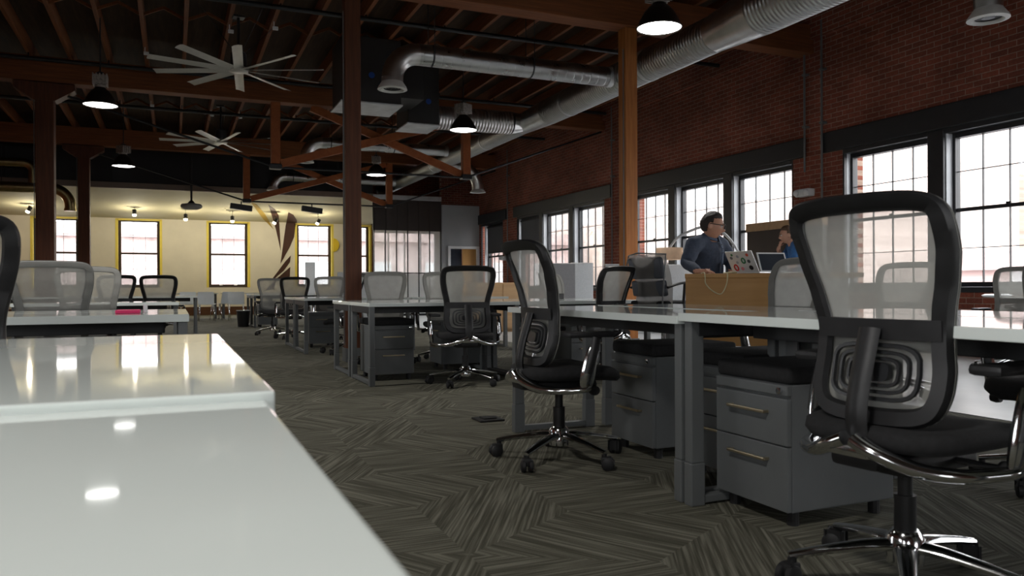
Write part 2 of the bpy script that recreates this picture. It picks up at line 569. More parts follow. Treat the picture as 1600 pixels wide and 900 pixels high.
wn = [0]
def brick_window(Mx, W, z0, z1, depth=0.24, cols=4, shade=None, jamb_end=True):
    wn[0] += 1
    n = 'window_%d' % wn[0]
    f = MB()
    fr = 0.05
    d0, d1 = depth - 0.10, depth
    f.box((0, d0, z0), (fr, d1, z1), 0.006, Mx)
    f.box((W - fr, d0, z0), (W, d1, z1), 0.006, Mx)
    f.box((fr, d0, z0), (W - fr, d1, z0 + 0.06), 0.006, Mx)
    f.box((fr, d0, z1 - 0.06), (W - fr, d1, z1), 0.006, Mx)
    fo = struct(f.build(n, M['black_frame']))
    zm = (z0 + z1) / 2
    s = MB()
    s.box((fr, d0 + 0.02, zm - 0.022), (W - fr, d1 - 0.02, zm + 0.022), 0, Mx)
    for k in (1, 3):
        z = z0 + (z1 - z0) * k / 4
        s.box((fr, d0 + 0.035, z - 0.0045), (W - fr, d1 - 0.035, z + 0.0045), 0, Mx)
    for k in range(1, cols):
        u = fr + (W - 2 * fr) * k / cols
        s.box((u - 0.0045, d0 + 0.036, z0 + 0.06), (u + 0.0045, d1 - 0.036, z1 - 0.06), 0, Mx)
    s.box((W * 0.5 - 0.03, d0 + 0.01, zm + 0.02), (W * 0.5 + 0.03, d0 + 0.03, zm + 0.045), 0, Mx)
    s.build('muntins', M['black_frame'], fo)
    g = MB(); g.box((fr, d1 - 0.052, z0 + 0.06), (W - fr, d1 - 0.048, z1 - 0.06), 0, Mx)
    g.build('pane', M['glass'], fo)
    if jamb_end:
        j = MB(); j.box((W - 0.012, 0.03, z0), (W + 0.001, d0, z1 + 0.0), 0, Mx)  # pale strip at the far end only: skylight put into the jamb colour
        j.build('lit_jamb', M['jamb'], fo)
    return fo

for (y0, y1), wins, lint in bays:
    for (a, c) in wins:
        brick_window(mright(a), c - a, WZ0, WZ1)
    # black header and sill rail, mullion posts
    h = MB()
    h.box((8.95, lint[0], WZ1 + 0.06), (9.22, lint[1], LT), 0.012)
    h.box((9.0, y0, WZ1), (9.22, y1, WZ1 + 0.07))
    h.box((8.975, y0 - 0.02, 0.78), (9.25, y1 + 0.02, WZ0), 0.01)
    for k in range(len(wins) - 1):
        h.box((8.985, wins[k + 1][1], WZ0), (9.25, wins[k][0], WZ1 + 0.05), 0.008)
    h.box((9.0, y0 - 0.001, WZ0), (9.05, y0 + 0.03, WZ1)); h.box((9.0, y1 - 0.03, WZ0), (9.05, y1 + 0.001, WZ1))
    struct(h.build('trim_1', M['black_frame']))

# ---- near wall (behind the camera) and left wall
b = MB()
nw = [(-3.4, -1.6), (2.6, 4.4), (6.2, 8.0)]  # unseen windows, added behind the camera to give fill light
xs = [-5.2] + [v for w in nw for v in w] + [9.0]
b.box((-5.2, -5.4, 0), (9.0, -5.0, 0.85)); b.box((-5.2, -5.4, 2.8), (9.0, -5.0, 5.2))
for k in range(0, len(xs), 2):
    b.box((xs[k], -5.4, 0.85), (xs[k + 1], -5.0, 2.8))
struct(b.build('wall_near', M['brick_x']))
for a, c in nw:
    brick_window(mnear(a, -5.0), c - a, 0.85, 2.8, cols=5, jamb_end=False)
b = MB()
lw = [(-4.0, -2.2), (-0.6, 1.2), (7.6, 9.4)]  # unseen windows, placed and spaced to brighten the near desks
LWX = -5.2
yl = [-5.4] + [v for w in lw for v in w] + [27.9]
b.box((LWX - 0.4, -5.4, 0), (LWX, 27.9, 0.85)); b.box((LWX - 0.4, -5.4, 3.1), (LWX, 27.9, 5.2))
for k in range(0, len(yl), 2):
    b.box((LWX - 0.4, yl[k], 0.85), (LWX, yl[k + 1], 3.1))
struct(b.build('wall_left', M['brick']))
for a, c in lw:
    Ml = Matrix(((0, -1, 0, LWX), (1, 0, 0, a), (0, 0, 1, 0), (0, 0, 0, 1)))
    brick_window(Ml, c - a, 0.85, 3.1, cols=5, jamb_end=False)

# ---- far room: plaster wall with yellow window reveals
fw = [(-3.89, -2.64), (-1.59, -0.353), (1.071, 2.328), (3.885, 5.095), (5.75, 6.43)]
FZ0, FZ1 = 0.905, 3.055
b = MB()
xs = [-5.2] + [v for w in fw for v in w] + [6.45]
b.box((-5.2, 27.5, 0), (6.45, 27.9, FZ0)); b.box((-5.2, 27.5, FZ1), (6.45, 27.9, 3.5))
for k in range(0, len(xs), 2):
    b.box((xs[k], 27.5, FZ0), (xs[k + 1], 27.9, FZ1))
struct(b.build('wall_far', M['beige']))
for a, c in fw:
    wn[0] += 1
    Mx = mfar(a, 27.5)
    W = c - a
    f = MB()
    fr = 0.085
    f.box((0.02, 0.16, FZ0), (fr + 0.02, 0.27, FZ1), 0.006, Mx); f.box((W - fr - 0.02, 0.16, FZ0), (W - 0.02, 0.27, FZ1), 0.006, Mx)
    f.box((fr, 0.16, FZ0), (W - fr, 0.27, FZ0 + 0.10), 0.006, Mx); f.box((fr, 0.16, FZ1 - 0.06), (W - fr, 0.27, FZ1), 0.006, Mx)
    fo = struct(f.build('window_%d' % wn[0], M['brown_frame']))
    s = MB()
    zm = 1.995
    s.box((fr, 0.18, zm - 0.03), (W - fr, 0.25, zm + 0.03), 0, Mx)
    for k in (1, 3):
        z = FZ0 + 0.06 + (FZ1 - FZ0) * k / 4
        s.box((fr, 0.20, z - 0.0045), (W - fr, 0.24, z + 0.0045), 0, Mx)
    for k in (1, 2):
        u = fr + (W - 2 * fr) * k / 3
        s.box((u - 0.0045, 0.20, FZ0), (u + 0.0045, 0.24, FZ1), 0, Mx)
    s.build('muntins', M['brown_frame'], fo)
    if W > 1:
        l = MB()
        for q in (0.32, 0.68):
            l.box((W * q - 0.05, 0.13, FZ0 + 0.06), (W * q + 0.05, 0.17, FZ0 + 0.10), 0.005, Mx)
        l.build('sash_lift', M['white_trim'], fo)
    g = MB(); g.box((fr, 0.218, FZ0), (W - fr, 0.222, FZ1), 0, Mx)
    g.build('pane', M['glass'], fo)
    y = MB()
    y.box((-0.05, -0.012, FZ0 - 0.0), (0.022, 0.17, FZ1 + 0.03), 0, Mx); y.box((W - 0.022, -0.012, FZ0), (W + 0.05, 0.17, FZ1 + 0.03), 0, Mx)
    y.box((0, -0.012, FZ1 - 0.02), (W, 0.17, FZ1 + 0.03), 0, Mx)
    y.build('reveal', M['yellow'], fo)

# brick wall with a bank of windows behind the glass partition
b = MB()
b.box((6.45, 27.5, 0), (9.0, 27.9, 1.30)); b.box((6.45, 27.5, 2.90), (9.0, 27.9, 5.2))
b.box((6.45, 27.5, 1.30), (6.53, 27.9, 2.90)); b.box((8.92, 27.5, 1.30), (9.0, 27.9, 2.90))
b.box((-5.2, 27.55, 3.5), (6.45, 27.9, 5.2))
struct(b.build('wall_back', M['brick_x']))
wn[0] += 1
f = MB()
f.box((6.53, 27.6, 1.30), (8.92, 27.72, 1.36)); f.box((6.53, 27.6, 2.84), (8.92, 27.72, 2.90))
f.box((6.53, 27.6, 1.36), (6.59, 27.72, 2.84)); f.box((8.86, 27.6, 1.36), (8.92, 27.72, 2.84))
for k in range(1, 4):
    x = 6.53 + 2.39 * k / 4
    f.box((x - 0.015, 27.6, 1.36), (x + 0.015, 27.72, 2.84))
fo = struct(f.build('window_%d' % wn[0], M['black_frame']))
g = MB(); g.box((6.55, 27.655, 1.32), (8.9, 27.66, 2.88)); g.build('pane', M['glass'], fo)

# sloped cream ceiling, its brown front edge, and the dark wall above
k = MB()
k.prism([(23.4, 3.56), (27.5, 3.10), (27.5, 3.22), (23.4, 3.70)], 'X', -5.2, 6.45)
struct(k.build('ceiling', M['cream']))
b = MB(); b.box((-5.2, 23.30, 3.555), (5.55, 23.398, 3.71), 0.008)
struct(b.build('trim_2', M['soffit']))
b = MB(); b.box((-5.2, 23.36, 3.71), (5.55, 23.48, 5.07))
for i in range(18):
    x = -5.1 + i * 0.6
    b.box((x, 23.345, 3.71), (x + 0.03, 23.361, 5.07))
struct(b.build('wall_upper', M['dark_panel']))
b = MB(); b.box((-5.2, 27.46, 0.0), (6.45, 27.5, 0.27), 0.006)
struct(b.build('baseboard_far', M['skirting']))

# grey wall with the doorway, and brick above
b = MB()
b.box((7.74, 23.4, 0), (7.99, 23.55, 2.13)); b.box((8.94, 23.4, 0), (9.0, 23.55, 2.13)); b.box((7.74, 23.4, 2.13), (9.0, 23.55, 3.46))
struct(b.build('wall_grey', M['grey_wall']))
b = MB(); b.box((7.74, 23.45, 3.46), (9.0, 23.6, 5.07))
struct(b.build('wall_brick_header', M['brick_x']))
d = MB()
d.box((7.93, 23.36, 0), (8.02, 23.58, 2.17), 0.006); d.box((8.91, 23.36, 0), (8.99, 23.58, 2.17), 0.006); d.box((8.02, 23.36, 2.09), (8.91, 23.58, 2.17), 0.006)
do = struct(d.build('door_1', M['white_trim']))
q = MB(); q.box((8.44, 23.44, 0.01), (8.90, 23.49, 2.085), 0.004); q.build('door_leaf', M['door_wood'], do)
q = MB(); q.box((8.03, 23.50, 0.01), (8.43, 23.53, 2.085), 0.004); q.build('side_light', M['screen'], do)
q = MB(); q.cyl((8.50, 23.44, 1.0), (8.50, 23.39, 1.0), 0.012); q.cyl((8.50, 23.39, 1.0), (8.62, 23.39, 1.0), 0.012)
q.build('door_handle', M['alu'], do)

# glass partition; opaque brown panels paint the reflection in its top glass
gp = thing('glass_partition', 'glazed office partition with slim posts below a painted brown reflection', 'partition', (6.62, 23.45, 0))
def rel(o, lo, hi):
    L = o.location
    return tuple(a - b for a, b in zip(lo, L)), tuple(a - b for a, b in zip(hi, L))
q = MB(); q.box(*rel(gp, (5.56, 23.42, 2.62), (7.73, 23.47, 3.56)))
for i in range(7):
    x = 5.62 + i * 0.345
    q.box(*rel(gp, (x, 23.40, 2.62), (x + 0.025, 23.43, 3.56)))
q.build('brown_reflection', M['brown_board'], gp)
q = MB(); q.box(*rel(gp, (5.56, 23.38, 3.56), (7.73, 23.50, 3.70)), bevel=0.01)
q.build('header_rail', M['galv'], gp)
for i in range(7):
    x = 5.58 + i * 0.352
    q = MB(); q.box(*rel(gp, (x, 23.42, 0), (x + 0.028, 23.48, 2.62)), bevel=0.004)
    q.build('post', M['black_frame'] if i in (0, 6) else M['steel_dark'], gp)
q = MB(); q.box(*rel(gp, (5.6, 23.445, 0.06), (7.70, 23.452, 2.62)))
q.build('glass_pane', M['glass_part'], gp)
q = MB(); q.box(*rel(gp, (5.58, 23.41, 0.0), (7.71, 23.49, 0.07))); q.box(*rel(gp, (5.58, 23.42, 1.30), (7.71, 23.48, 1.335)))
q.build('rail', M['black_frame'], gp)

# painted leaf shapes on the plaster wall and over the edge of the ceiling
mur = {
 'a': ([(3.006, 3.099), (3.141, 2.85), (2.9, 3.099)], [(2.159, 24.539), (2.346, 24.815), (2.721, 26.174), (3.006, 27.49), (2.9, 27.49), (2.759, 27.021)], 'mural_gold'),
 'b': ([(3.318, 3.099), (3.325, 2.972), (3.367, 2.151), (3.222, 2.81), (3.144, 3.099)], [(2.682, 24.777), (2.946, 25.402), (3.168, 26.354), (3.319, 27.49), (3.144, 27.49), (2.97, 26.463)], 'mural_brown'),
 'c': ([(3.86, 3.099), (3.86, 3.041), (3.808, 2.611), (3.619, 2.181), (3.355, 1.7), (3.445, 2.338), (3.53, 2.977), (3.554, 3.099)], [(3.396, 25.762), (3.608, 26.179), (3.839, 27.041), (3.904, 27.49), (3.555, 27.49)], 'mural_brown'),
 'd': ([(3.696, 1.98), (3.669, 1.756), (3.462, 1.462), (2.965, 1.023), (3.267, 1.435), (3.515, 1.781)], None, 'mural_brown'),
 'e': ([(3.679, 1.597), (3.657, 1.266), (3.205, 1.17), (3.152, 0.853), (2.838, 0.792), (3.204, 1.118)], None, 'mural_brown'),
}
mlab = {'a': 'slim golden leaf shape painted on the cream ceiling, leftmost of the mural',
        'b': 'dark brown leaf shape of the mural, second from the left, narrowing down the plaster wall',
        'c': 'largest dark brown leaf shape of the mural, beside the yellow-edged window',
        'd': 'brown pointed blade of the mural below the largest leaf shape',
        'e': 'lowest brown blade of the mural, ending behind the desks'}
for key, (wl, cl, m) in mur.items():
    q = MB(); q.prism(wl, 'Y', 27.488, 27.5)
    if cl:
        A = [q.bm.verts.new((x, y, 3.56 - (y - 23.4) * 0.46 / 4.1 - 0.0)) for x, y in cl]
        B = [q.bm.verts.new((x, y, 3.56 - (y - 23.4) * 0.46 / 4.1 - 0.010)) for x, y in cl]
        q.bm.faces.new(A); q.bm.faces.new(B)
        for i in range(len(A)):
            j = (i + 1) % len(A)
            q.bm.faces.new((A[i], A[j], B[j], B[i]))
    tag(q.build('mural_leaf', M[m]), mlab[key], 'mural', 'painted mural leaves')
q = MB(); q.prism([(5.135 + 0.20 * math.sin(PI * i / 12), 2.36 + 0.235 * math.cos(PI * i / 12)) for i in range(13)], 'Y', 27.46, 27.5)
tag(q.build('wall_disc', M['mural_yellow']), 'yellow half-round plaque on the wall right of the yellow-edged window', 'wall decoration')

# ================================================================== ROOF TIMBER
def column(x, y, s, mname, top, label, cap=True):
    c = thing('timber_column', label, 'column', (x, y, 0))
    q = MB(); q.box((-s / 2, -s / 2, 0), (s / 2, s / 2, top), 0.012); q.build('post', M[mname], c)
    if cap:
        q = MB(); q.prism([(-s / 2 - 0.32, top), (s / 2 + 0.32, top), (s / 2 + 0.32, top - 0.10), (s / 2 + 0.02, top - 0.30), (-s / 2 - 0.02, top - 0.30), (-s / 2 - 0.32, top - 0.10)], 'Y', -s / 2 - 0.01, s / 2 + 0.01)
        q.build('bracket', M['column'], c)
    q = MB(); q.box((-s / 2 - 0.012, -s / 2 - 0.012, 0), (s / 2 + 0.012, s / 2 + 0.012, 0.16), 0.004); q.build('base_plate', M['steel_grey'], c)
    q = MB(); q.cyl((-s / 2 - 0.018, -s / 2 + 0.03, 0.2), (-s / 2 - 0.018, -s / 2 + 0.03, top - 0.3), 0.007, n=8); q.build('conduit', M['steel_grey'], c)
    return c
column(1.96, 9.3, 0.185, 'column', 4.42, 'dark red timber post in the middle of the room behind the centre desks', False)
column(5.78, 9.3, 0.19, 'column_pine', 4.42, 'orange-brown timber post in front of the brick wall, right of centre', False)
column(-2.0, 15.6, 0.28, 'column', 4.40, 'thick reddish timber post at far left, the nearer of two')
column(-2.0, 22.0, 0.26, 'column', 4.40, 'reddish timber post at left standing at the edge of the cream ceiling')

for y, x0, lab in ((2.9, 1.0, 'heavy timber roof beam above the nearest desks'), (9.3, -5.2, 'orange timber roof beam carried by the two middle posts'),
               (15.6, -5.2, 'timber roof beam above the first hanging truss'), (22.0, -5.2, 'timber roof beam above the farthest truss')):
    q = MB(); q.box((x0, y - 0.15, 4.42), (9.0, y + 0.15, 4.85), 0.012)
    tag(q.build('roof_beam', M['beam']), lab, 'beam')

joist0 = None
for (ya, yb, xr, lab) in ((2.75, 9.15, (0.8, 9.0), 'timber roof joist in the bay nearest the camera'), (9.0, 15.75, (-2.8, 9.0), 'timber roof joist in the bay of the large fan'), (15.45, 23.34, (-4.4, 9.0), 'timber roof joist in the farthest bay')):
    x = -1.6 - 0.6 * 12
    proto = None
    while x < 8.7:
        if xr[0] <= x <= xr[1]:
            if proto is None:
                q = MB(); q.box((-0.03, 0, 0), (0.03, yb - ya, 0.24), 0.004)
                proto = q.build('roof_joist', M['joist'], loc=(x, ya, 4.835)); tag(proto, lab, 'joist', lab + 's')
            else:
                c = proto.copy(); COL.objects.link(c); c.location = (x, ya, 4.835)
        x += 0.6
for (yy, x0, x1, lab) in ((12.6, -2.2, 5.0, 'small chevron bridging between joists over the large fan'), (18.9, -2.2, 5.0, 'small chevron bridging between joists over the far fan')):
    proto = None
    x = x0
    while x < x1:
        if proto is None:
            q = MB()
            q.box((-0.33, -0.015, -0.02), (0.33, 0.015, 0.02), 0, Matrix.Translation((-0.14, 0, 0)) @ Matrix.Rotation(-0.45, 4, 'Y') @ Matrix.Diagonal((0.48, 1, 1, 1)))
            q.box((-0.33, -0.015, -0.02), (0.33, 0.015, 0.02), 0, Matrix.Translation((0.14, 0, 0)) @ Matrix.Rotation(0.45, 4, 'Y') @ Matrix.Diagonal((0.48, 1, 1, 1)))
            proto = q.build('joist_bridging', M['joist'], loc=(x + 0.3, yy, 4.93)); tag(proto, lab, 'bridging', lab)
        else:
            c = proto.copy(); COL.objects.link(c); c.location = (x + 0.3, yy, 4.93)
        x += 0.6

def truss(y, label, brace_top=True):
    t = thing('queen_post_truss', label, 'truss', (3.76, y, 4.42))
    P = lambda x, z: (x - 3.76, z - 4.42)
    def bar(x0, z0, x1, z1, w, th, name, m, dy=0.0):
        a, c = P(x0, z0), P(x1, z1)
        L = math.hypot(c[0] - a[0], c[1] - a[1]); an = math.atan2(c[1] - a[1], c[0] - a[0])
        Mx = Matrix.Translation((a[0], dy, a[1])) @ Matrix.Rotation(-an, 4, 'Y')
        q = MB(); q.box((0, -th / 2, -w / 2), (L, th / 2, w / 2), 0.006, Mx)
        q.build(name, m, t)
    for x in (1.82, 5.70):
        bar(x, 3.24, x, 4.42, 0.17, 0.15, 'queen_post', M['truss'])
        q = MB(); q.box((x - 3.76 - 0.11, -0.10, 3.15 - 4.42), (x - 3.76 + 0.11, 0.10, 3.25 - 4.42), 0.02); q.build('shoe', M['black_frame'], t)
    bar(1.92, 3.26, 5.60, 4.38, 0.15, 0.07, 'brace', M['truss'], -0.04)
    bar(5.60, 3.26, 2.50, 4.40, 0.15, 0.07, 'brace', M['truss'], 0.04)
    q = MB()
    q.cyl((1.82 - 3.76, 0, 3.19 - 4.42), (5.70 - 3.76, 0, 3.19 - 4.42), 0.022)
    q.cyl((1.82 - 3.76, 0, 3.19 - 4.42), (-1.9 - 3.76, 0, 4.30 - 4.42), 0.022)
    q.cyl((5.70 - 3.76, 0, 3.19 - 4.42), (8.98 - 3.76, 0, 4.40 - 4.42), 0.022)
    q.build('tie_rod', M['black_frame'], t)
    return t
truss(15.6, 'red-brown queen-post truss hanging in front of the silver duct, the nearer one')
truss(22.0, 'red-brown queen-post truss at the edge of the cream ceiling, the farther one')

for y, z, lab in ((11.3, 4.78, 'black sprinkler pipe crossing under the joists above the large fan'), (15.25, 4.74, 'black sprinkler pipe just in front of the first truss beam'), (18.4, 4.72, 'black sprinkler pipe crossing above the far fan')):
    q = MB(); q.cyl((-5.1, y, z), (8.9, y, z), 0.035)
    for k in range(10):
        q.cyl((-3.4 + 1.2 * k, y, z), (-3.4 + 1.2 * k, y, 4.845), 0.012, n=6)
    tag(q.build('sprinkler_pipe', M['black_frame'], smooth=True, angle=40), lab, 'pipe')

# ================================================================== DUCTS
d = thing('main_duct', 'long silver spiral duct running beside the brick wall under the roof', 'duct', (6.3, 15, 4.06))
Y = lambda y: y - 15
q = MB(); q.tube([(0, Y(8.05), 0), (0, Y(12.8), 0)], 0.235, 32); q.build('near_run', M['duct_y'], d, True, 40)
q = MB(); q.tube([(0, Y(12.8), 0), (0, Y(14.0), 0)], [0.235, 0.195], 32); q.build('reducer', M['duct_plain'], d, True, 40)
q = MB(); q.tube([(0, Y(14.0), 0), (0, Y(25.2), 0)], 0.195, 32); q.build('far_run', M['duct_y'], d, True, 40)
q = MB(); q.tube([(0, Y(7.2), 0.03), (0, Y(8.05), 0)], [0.30, 0.235], 32); q.build('reducer', M['duct_plain'], d, True, 40)
q = MB(); q.tube([(0, Y(1.0), 0.03), (0, Y(7.2), 0.03)], 0.30, 32); q.build('large_run', M['duct_y'], d, True, 40)
for y, r in ((9.55, 0.242), (12.0, 0.242), (15.9, 0.202), (19.5, 0.202), (25.2, 0.205)):
    q = MB(); q.tube([(0, Y(y) - 0.03, 0), (0, Y(y) + 0.03, 0)], r, 32); q.build('collar', M['galv'], d, True, 40)

def branch(y, x0, z, r, ring_z, label, m='duct_x'):
    t = thing('branch_duct', label, 'duct', (x0, y, z))
    L = 6.12 - x0
    q = MB(); q.tube([(0.36, 0, 0), (L, 0, 0)], r, 24); q.build('straight_run', M[m], t, True, 40)
    pts = arc_pts((0.36, 0, -0.36), 0.36, PI / 2, PI, 10, 'XZ')
    q = MB(); q.tube(pts, r, 24, up=(0, 1, 0)); q.tube([(0, 0, -0.36), (0, 0, ring_z - z + 0.06)], r, 24); q.build('elbow', M['duct_plain'], t, True, 40)
    q = MB(); q.lathe([(r, 0.10), (r + 0.045, 0.03), (r + 0.055, 0.0), (r + 0.01, -0.012), (r - 0.02, 0.02)], 28, Matrix.Translation((0, 0, ring_z - z)), cap=False)
    q.build('diffuser_ring', M['diffuser'], t, True, 40)
    q = MB()
    for k in range(3):
        rr = r * (0.8 - 0.26 * k)
        q.tube(arc_pts((0, 0, ring_z - z + 0.02), rr, 0, 2 * PI, 24, 'XY'), 0.008, 5, cap=False)
    q.box((-r, -0.006, ring_z - z + 0.015), (r, 0.006, ring_z - z + 0.03)); q.box((-0.006, -r, ring_z - z + 0.015), (0.006, r, ring_z - z + 0.03))
    q.lathe([(r * 0.96, 0.05), (0.001, 0.05)], 24, Matrix.Translation((0, 0, ring_z - z)), cap=False)
    q.build('grille', M['black'], t, True, 40)
    for xh in (0.55, L * 0.6):
        q = MB(); q.tube([(xh - 0.012, 0, 0), (xh + 0.012, 0, 0)], r + 0.005, 20)
        for sy in (-1, 1):
            q.box((xh - 0.006, sy * (r + 0.003) - 0.002, 0), (xh + 0.006, sy * (r + 0.003) + 0.002, 5.07 - z))
        q.build('hanger_strap', M['steel_dark'], t)
    q = MB(); q.tube([(L - 0.10, 0, 0), (L - 0.02, 0, 0)], r + 0.008, 24); q.build('collar', M['galv'], t, True, 40)
    return t
branch(10.3, 2.72, 4.04, 0.145, 3.53, 'silver branch duct with a downturned round diffuser beside the middle post, the nearest branch')
branch(18.0, 2.76, 4.16, 0.125, 3.69, 'silver branch duct behind the first truss, the second branch')
branch(22.9, 2.60, 4.02, 0.12, 3.62, 'silver branch duct above the brown soffit edge, the farthest branch')

t = thing('branch_duct', 'silver branch duct turning down to a white diffuser near the brick wall corner', 'duct', (6.45, 19.0, 4.0))
pts = spline([(0, 0, -0.02), (0.35, 0, -0.04), (0.62, 0, -0.14), (0.78, 0, -0.36), (0.82, 0, -0.62)], 5)
q = MB(); q.tube(pts, 0.15, 22, up=(0, 1, 0)); q.build('elbow', M['duct_plain'], t, True, 40)
q = MB(); q.lathe([(0.15, 0.06), (0.20, 0.0), (0.205, -0.015), (0.15, 0.0)], 24, Matrix.Translation((0.82, 0, -0.66)), cap=False); q.build('diffuser_ring', M['diffuser'], t, True, 40)

q = MB(); q.box((0.55, -0.16, -0.1), (0.57, -0.155, 1.07)); q.box((0.55, 0.155, -0.1), (0.57, 0.16, 1.07)); q.tube([(0.55, 0, -0.1), (0.57, 0, -0.1)], 0.162, 18); q.build('hanger_strap', M['steel_dark'], t)
t = thing('branch_duct', 'duct end with a white round diffuser at the top right of the brick wall', 'duct', (6.3, 5.05, 4.1))
pts = spline([(0.2, 0, 0.05), (0.55, 0, 0.04), (0.74, 0, -0.05), (0.83, 0, -0.25), (0.84, 0, -0.66)], 5)
q = MB(); q.tube(pts, [0.125] * len(pts), 22, up=(0, 1, 0)); q.build('elbow', M['duct_plain'], t, True, 40)
q = MB(); q.lathe([(0.125, 0.10), (0.18, 0.02), (0.185, -0.0), (0.14, -0.012), (0.12, 0.015)], 24, Matrix.Translation((0.84, 0, -0.70)), cap=False); q.build('diffuser_ring', M['diffuser'], t, True, 40)
q = MB(); q.lathe([(0.122, 0.02), (0.06, 0.03), (0.055, 0.012), (0.001, 0.012)], 24, Matrix.Translation((0.84, 0, -0.70)), cap=False); q.build('grille', M['black'], t, True, 40)
q = MB(); q.box((0.5, -0.14, 0), (0.52, -0.135, 0.97)); q.box((0.5, 0.135, 0), (0.52, 0.14, 0.97)); q.build('hanger_strap', M['steel_dark'], t)

# yellowed ducts at far left
t = thing('yellow_duct', 'thin yellowed duct bending down at far left, the upper one', 'duct', (-3.3, 22.8, 4.0))
q = MB(); q.tube([(-1.9, 0, 0.03), (-0.1, 0, 0.03)] + arc_pts((-0.1, 0, -0.17), 0.20, PI / 2, 0, 8)[1:] + [(0.1, 0, -0.5)], 0.105, 18, up=(0, 1, 0)); q.build('pipe_run', M['duct_brass'], t, True, 40)
q = MB(); q.tube([(0.1, 0, -0.56), (0.1, 0, -0.5)], 0.15, 18); q.build('flange', M['galv'], t, True, 40)
t = thing('yellow_duct', 'yellowed duct turning down in front of the cream ceiling at left, the lower one', 'duct', (-3.3, 22.75, 3.41))
q = MB(); q.tube([(-1.9, 0, 0), (0.50, 0, 0)] + arc_pts((0.50, 0, -0.42), 0.42, PI / 2, 0, 10)[1:] + [(0.92, 0, -0.52)], 0.13, 20, up=(0, 1, 0)); q.build('pipe_run', M['duct_brass'], t, True, 40)
q = MB(); q.tube([(0.92, 0, -0.56), (0.92, 0, -0.50)], 0.145, 20); q.build('collar', M['duct_brass'], t, True, 40)
q = MB(); q.box((-0.6, -0.14, 0), (-0.58, -0.135, 1.66)); q.box((-0.6, 0.135, 0), (-0.58, 0.14, 1.66)); q.build('hanger_strap', M['steel_dark'], t)

# air handler: two dark boxes with pale underside plates and a corrugated duct
t = thing('air_handler', 'dark suspended air handler of two boxes with pale bottom plates and a corrugated duct', 'air handler', (3.5, 13.2, 3.78))
q = MB(); q.box((-1.06, -0.95, 0.02), (-0.12, -0.12, 1.05), 0.01); q.build('filter_box', M['ahu'], t)
q = MB(); q.box((-1.09, -0.98, -0.005), (-0.10, -0.10, 0.02), 0.004); q.build('bottom_plate', M['galv'], t)
q = MB(); q.box((0.34, 0.28, 0.02), (0.92, 1.05, 1.05), 0.01); q.box((-0.12, -0.5, 0.25), (0.4, 0.6, 0.95), 0.01); q.build('fan_box', M['ahu'], t)
q = MB(); q.box((0.32, 0.26, -0.005), (0.94, 1.07, 0.02), 0.004); q.build('bottom_plate', M['galv'], t)
q = MB(); q.tube([(0.92, 0.62, 0.22), (2.45, 0.62, 0.24)], 0.215, 28); q.build('flex_duct', M['duct_flex'], t, True, 40)
q = MB(); q.tube([(2.45, 0.62, 0.24), (2.78, 0.66, 0.27)], [0.215, 0.16], 28); q.build('reducer', M['duct_plain'], t, True, 40)
for x, y, z in ((-0.6, -0.955, 0.45), (0.72, 0.275, 0.42)):
    q = MB(); q.lathe([(0.05, 0.0), (0.05, 0.004)], 10, Matrix.Translation((x, y, z)) @ Matrix.Rotation(PI / 2, 4, 'X')); q.build('blue_sticker', M['blue_tape'], t)
for x, y in ((-1.0, -0.9), (-0.2, -0.2), (0.9, 1.0)):
    q = MB(); q.cyl((x, y, 1.05), (x, y, 1.24), 0.01, n=6); q.build('hanger_rod', M['black_frame'], t)

# ================================================================== LAMPS AND FANS
def make_lamp():
    t = thing('high_bay_lamp', '', 'lamp', (0, 0, 3.55), 0, 'high bay lamps')
    q = MB(); q.lathe([(0.232, 0.0), (0.238, 0.012), (0.222, 0.03), (0.198, 0.09), (0.16, 0.16), (0.115, 0.215), (0.08, 0.245), (0.07, 0.27), (0.001, 0.275)], 32, cap=False)
    q.build('shade', M['bronze'], t, True, 50)
    q = MB(); q.lathe([(0.001, -0.012), (0.10, -0.006), (0.19, 0.004), (0.226, 0.012)], 32, cap=False)
    q.build('lens', M['lamp'], t, True)
    q = MB()
    q.box((-0.10, -0.10, 0.30), (0.10, 0.10, 0.44), 0.02)
    for k in range(5):
        x = -0.09 + k * 0.045
        q.box((x - 0.008, -0.118, 0.29), (x + 0.008, 0.118, 0.45), 0.003)
    q.lathe([(0.075, 0.26), (0.075, 0.31)], 16)
    q.build('ballast', M['ballast'], t)
    q = MB(); q.cyl((0, 0, 0.44), (0, 0, 1.28), 0.010, n=8); q.lathe([(0.06, 0.44), (0.05, 0.48), (0.015, 0.5)], 14); q.build('hanger', M['black_frame'], t, True, 40)
    return t
lamp0 = make_lamp()
lamp_spots = [((-0.957, 12.906), 'lit high-bay lamp at left below the large fan, the bigger of the left pair'), ((-0.976, 19.125), 'lit high-bay lamp at left above the cream ceiling edge, the smaller of the left pair'),
              ((4.655, 6.872), 'largest lit high-bay lamp, at top centre-right beside the silver duct'), ((4.571, 12.625), 'lit high-bay lamp hanging in front of the corrugated duct'),
              ((4.468, 18.44), 'small lit high-bay lamp hanging between the two trusses')]
def bulb(kind, loc, energy, size, color, rot=(0, 0, 0), cone=2.2):
    L = bpy.data.lights.new('bulb', 'SPOT')
    L.energy = energy; L.shadow_soft_size = size; L.color = color
    L.spot_size = cone; L.spot_blend = 0.5
    o = bpy.data.objects.new('bulb', L); COL.objects.link(o)
    o.location = loc; o.rotation_euler = rot
for (x, y) in [p for p, _ in lamp_spots] + [(-0.97, 6.7), (-0.97, 0.5)]:  # last two have no lamp model: unseen, added to light the near desks
    bulb('lamp', (x, y, 3.53), 262.0, 0.2, (1.0, 0.97, 0.92))
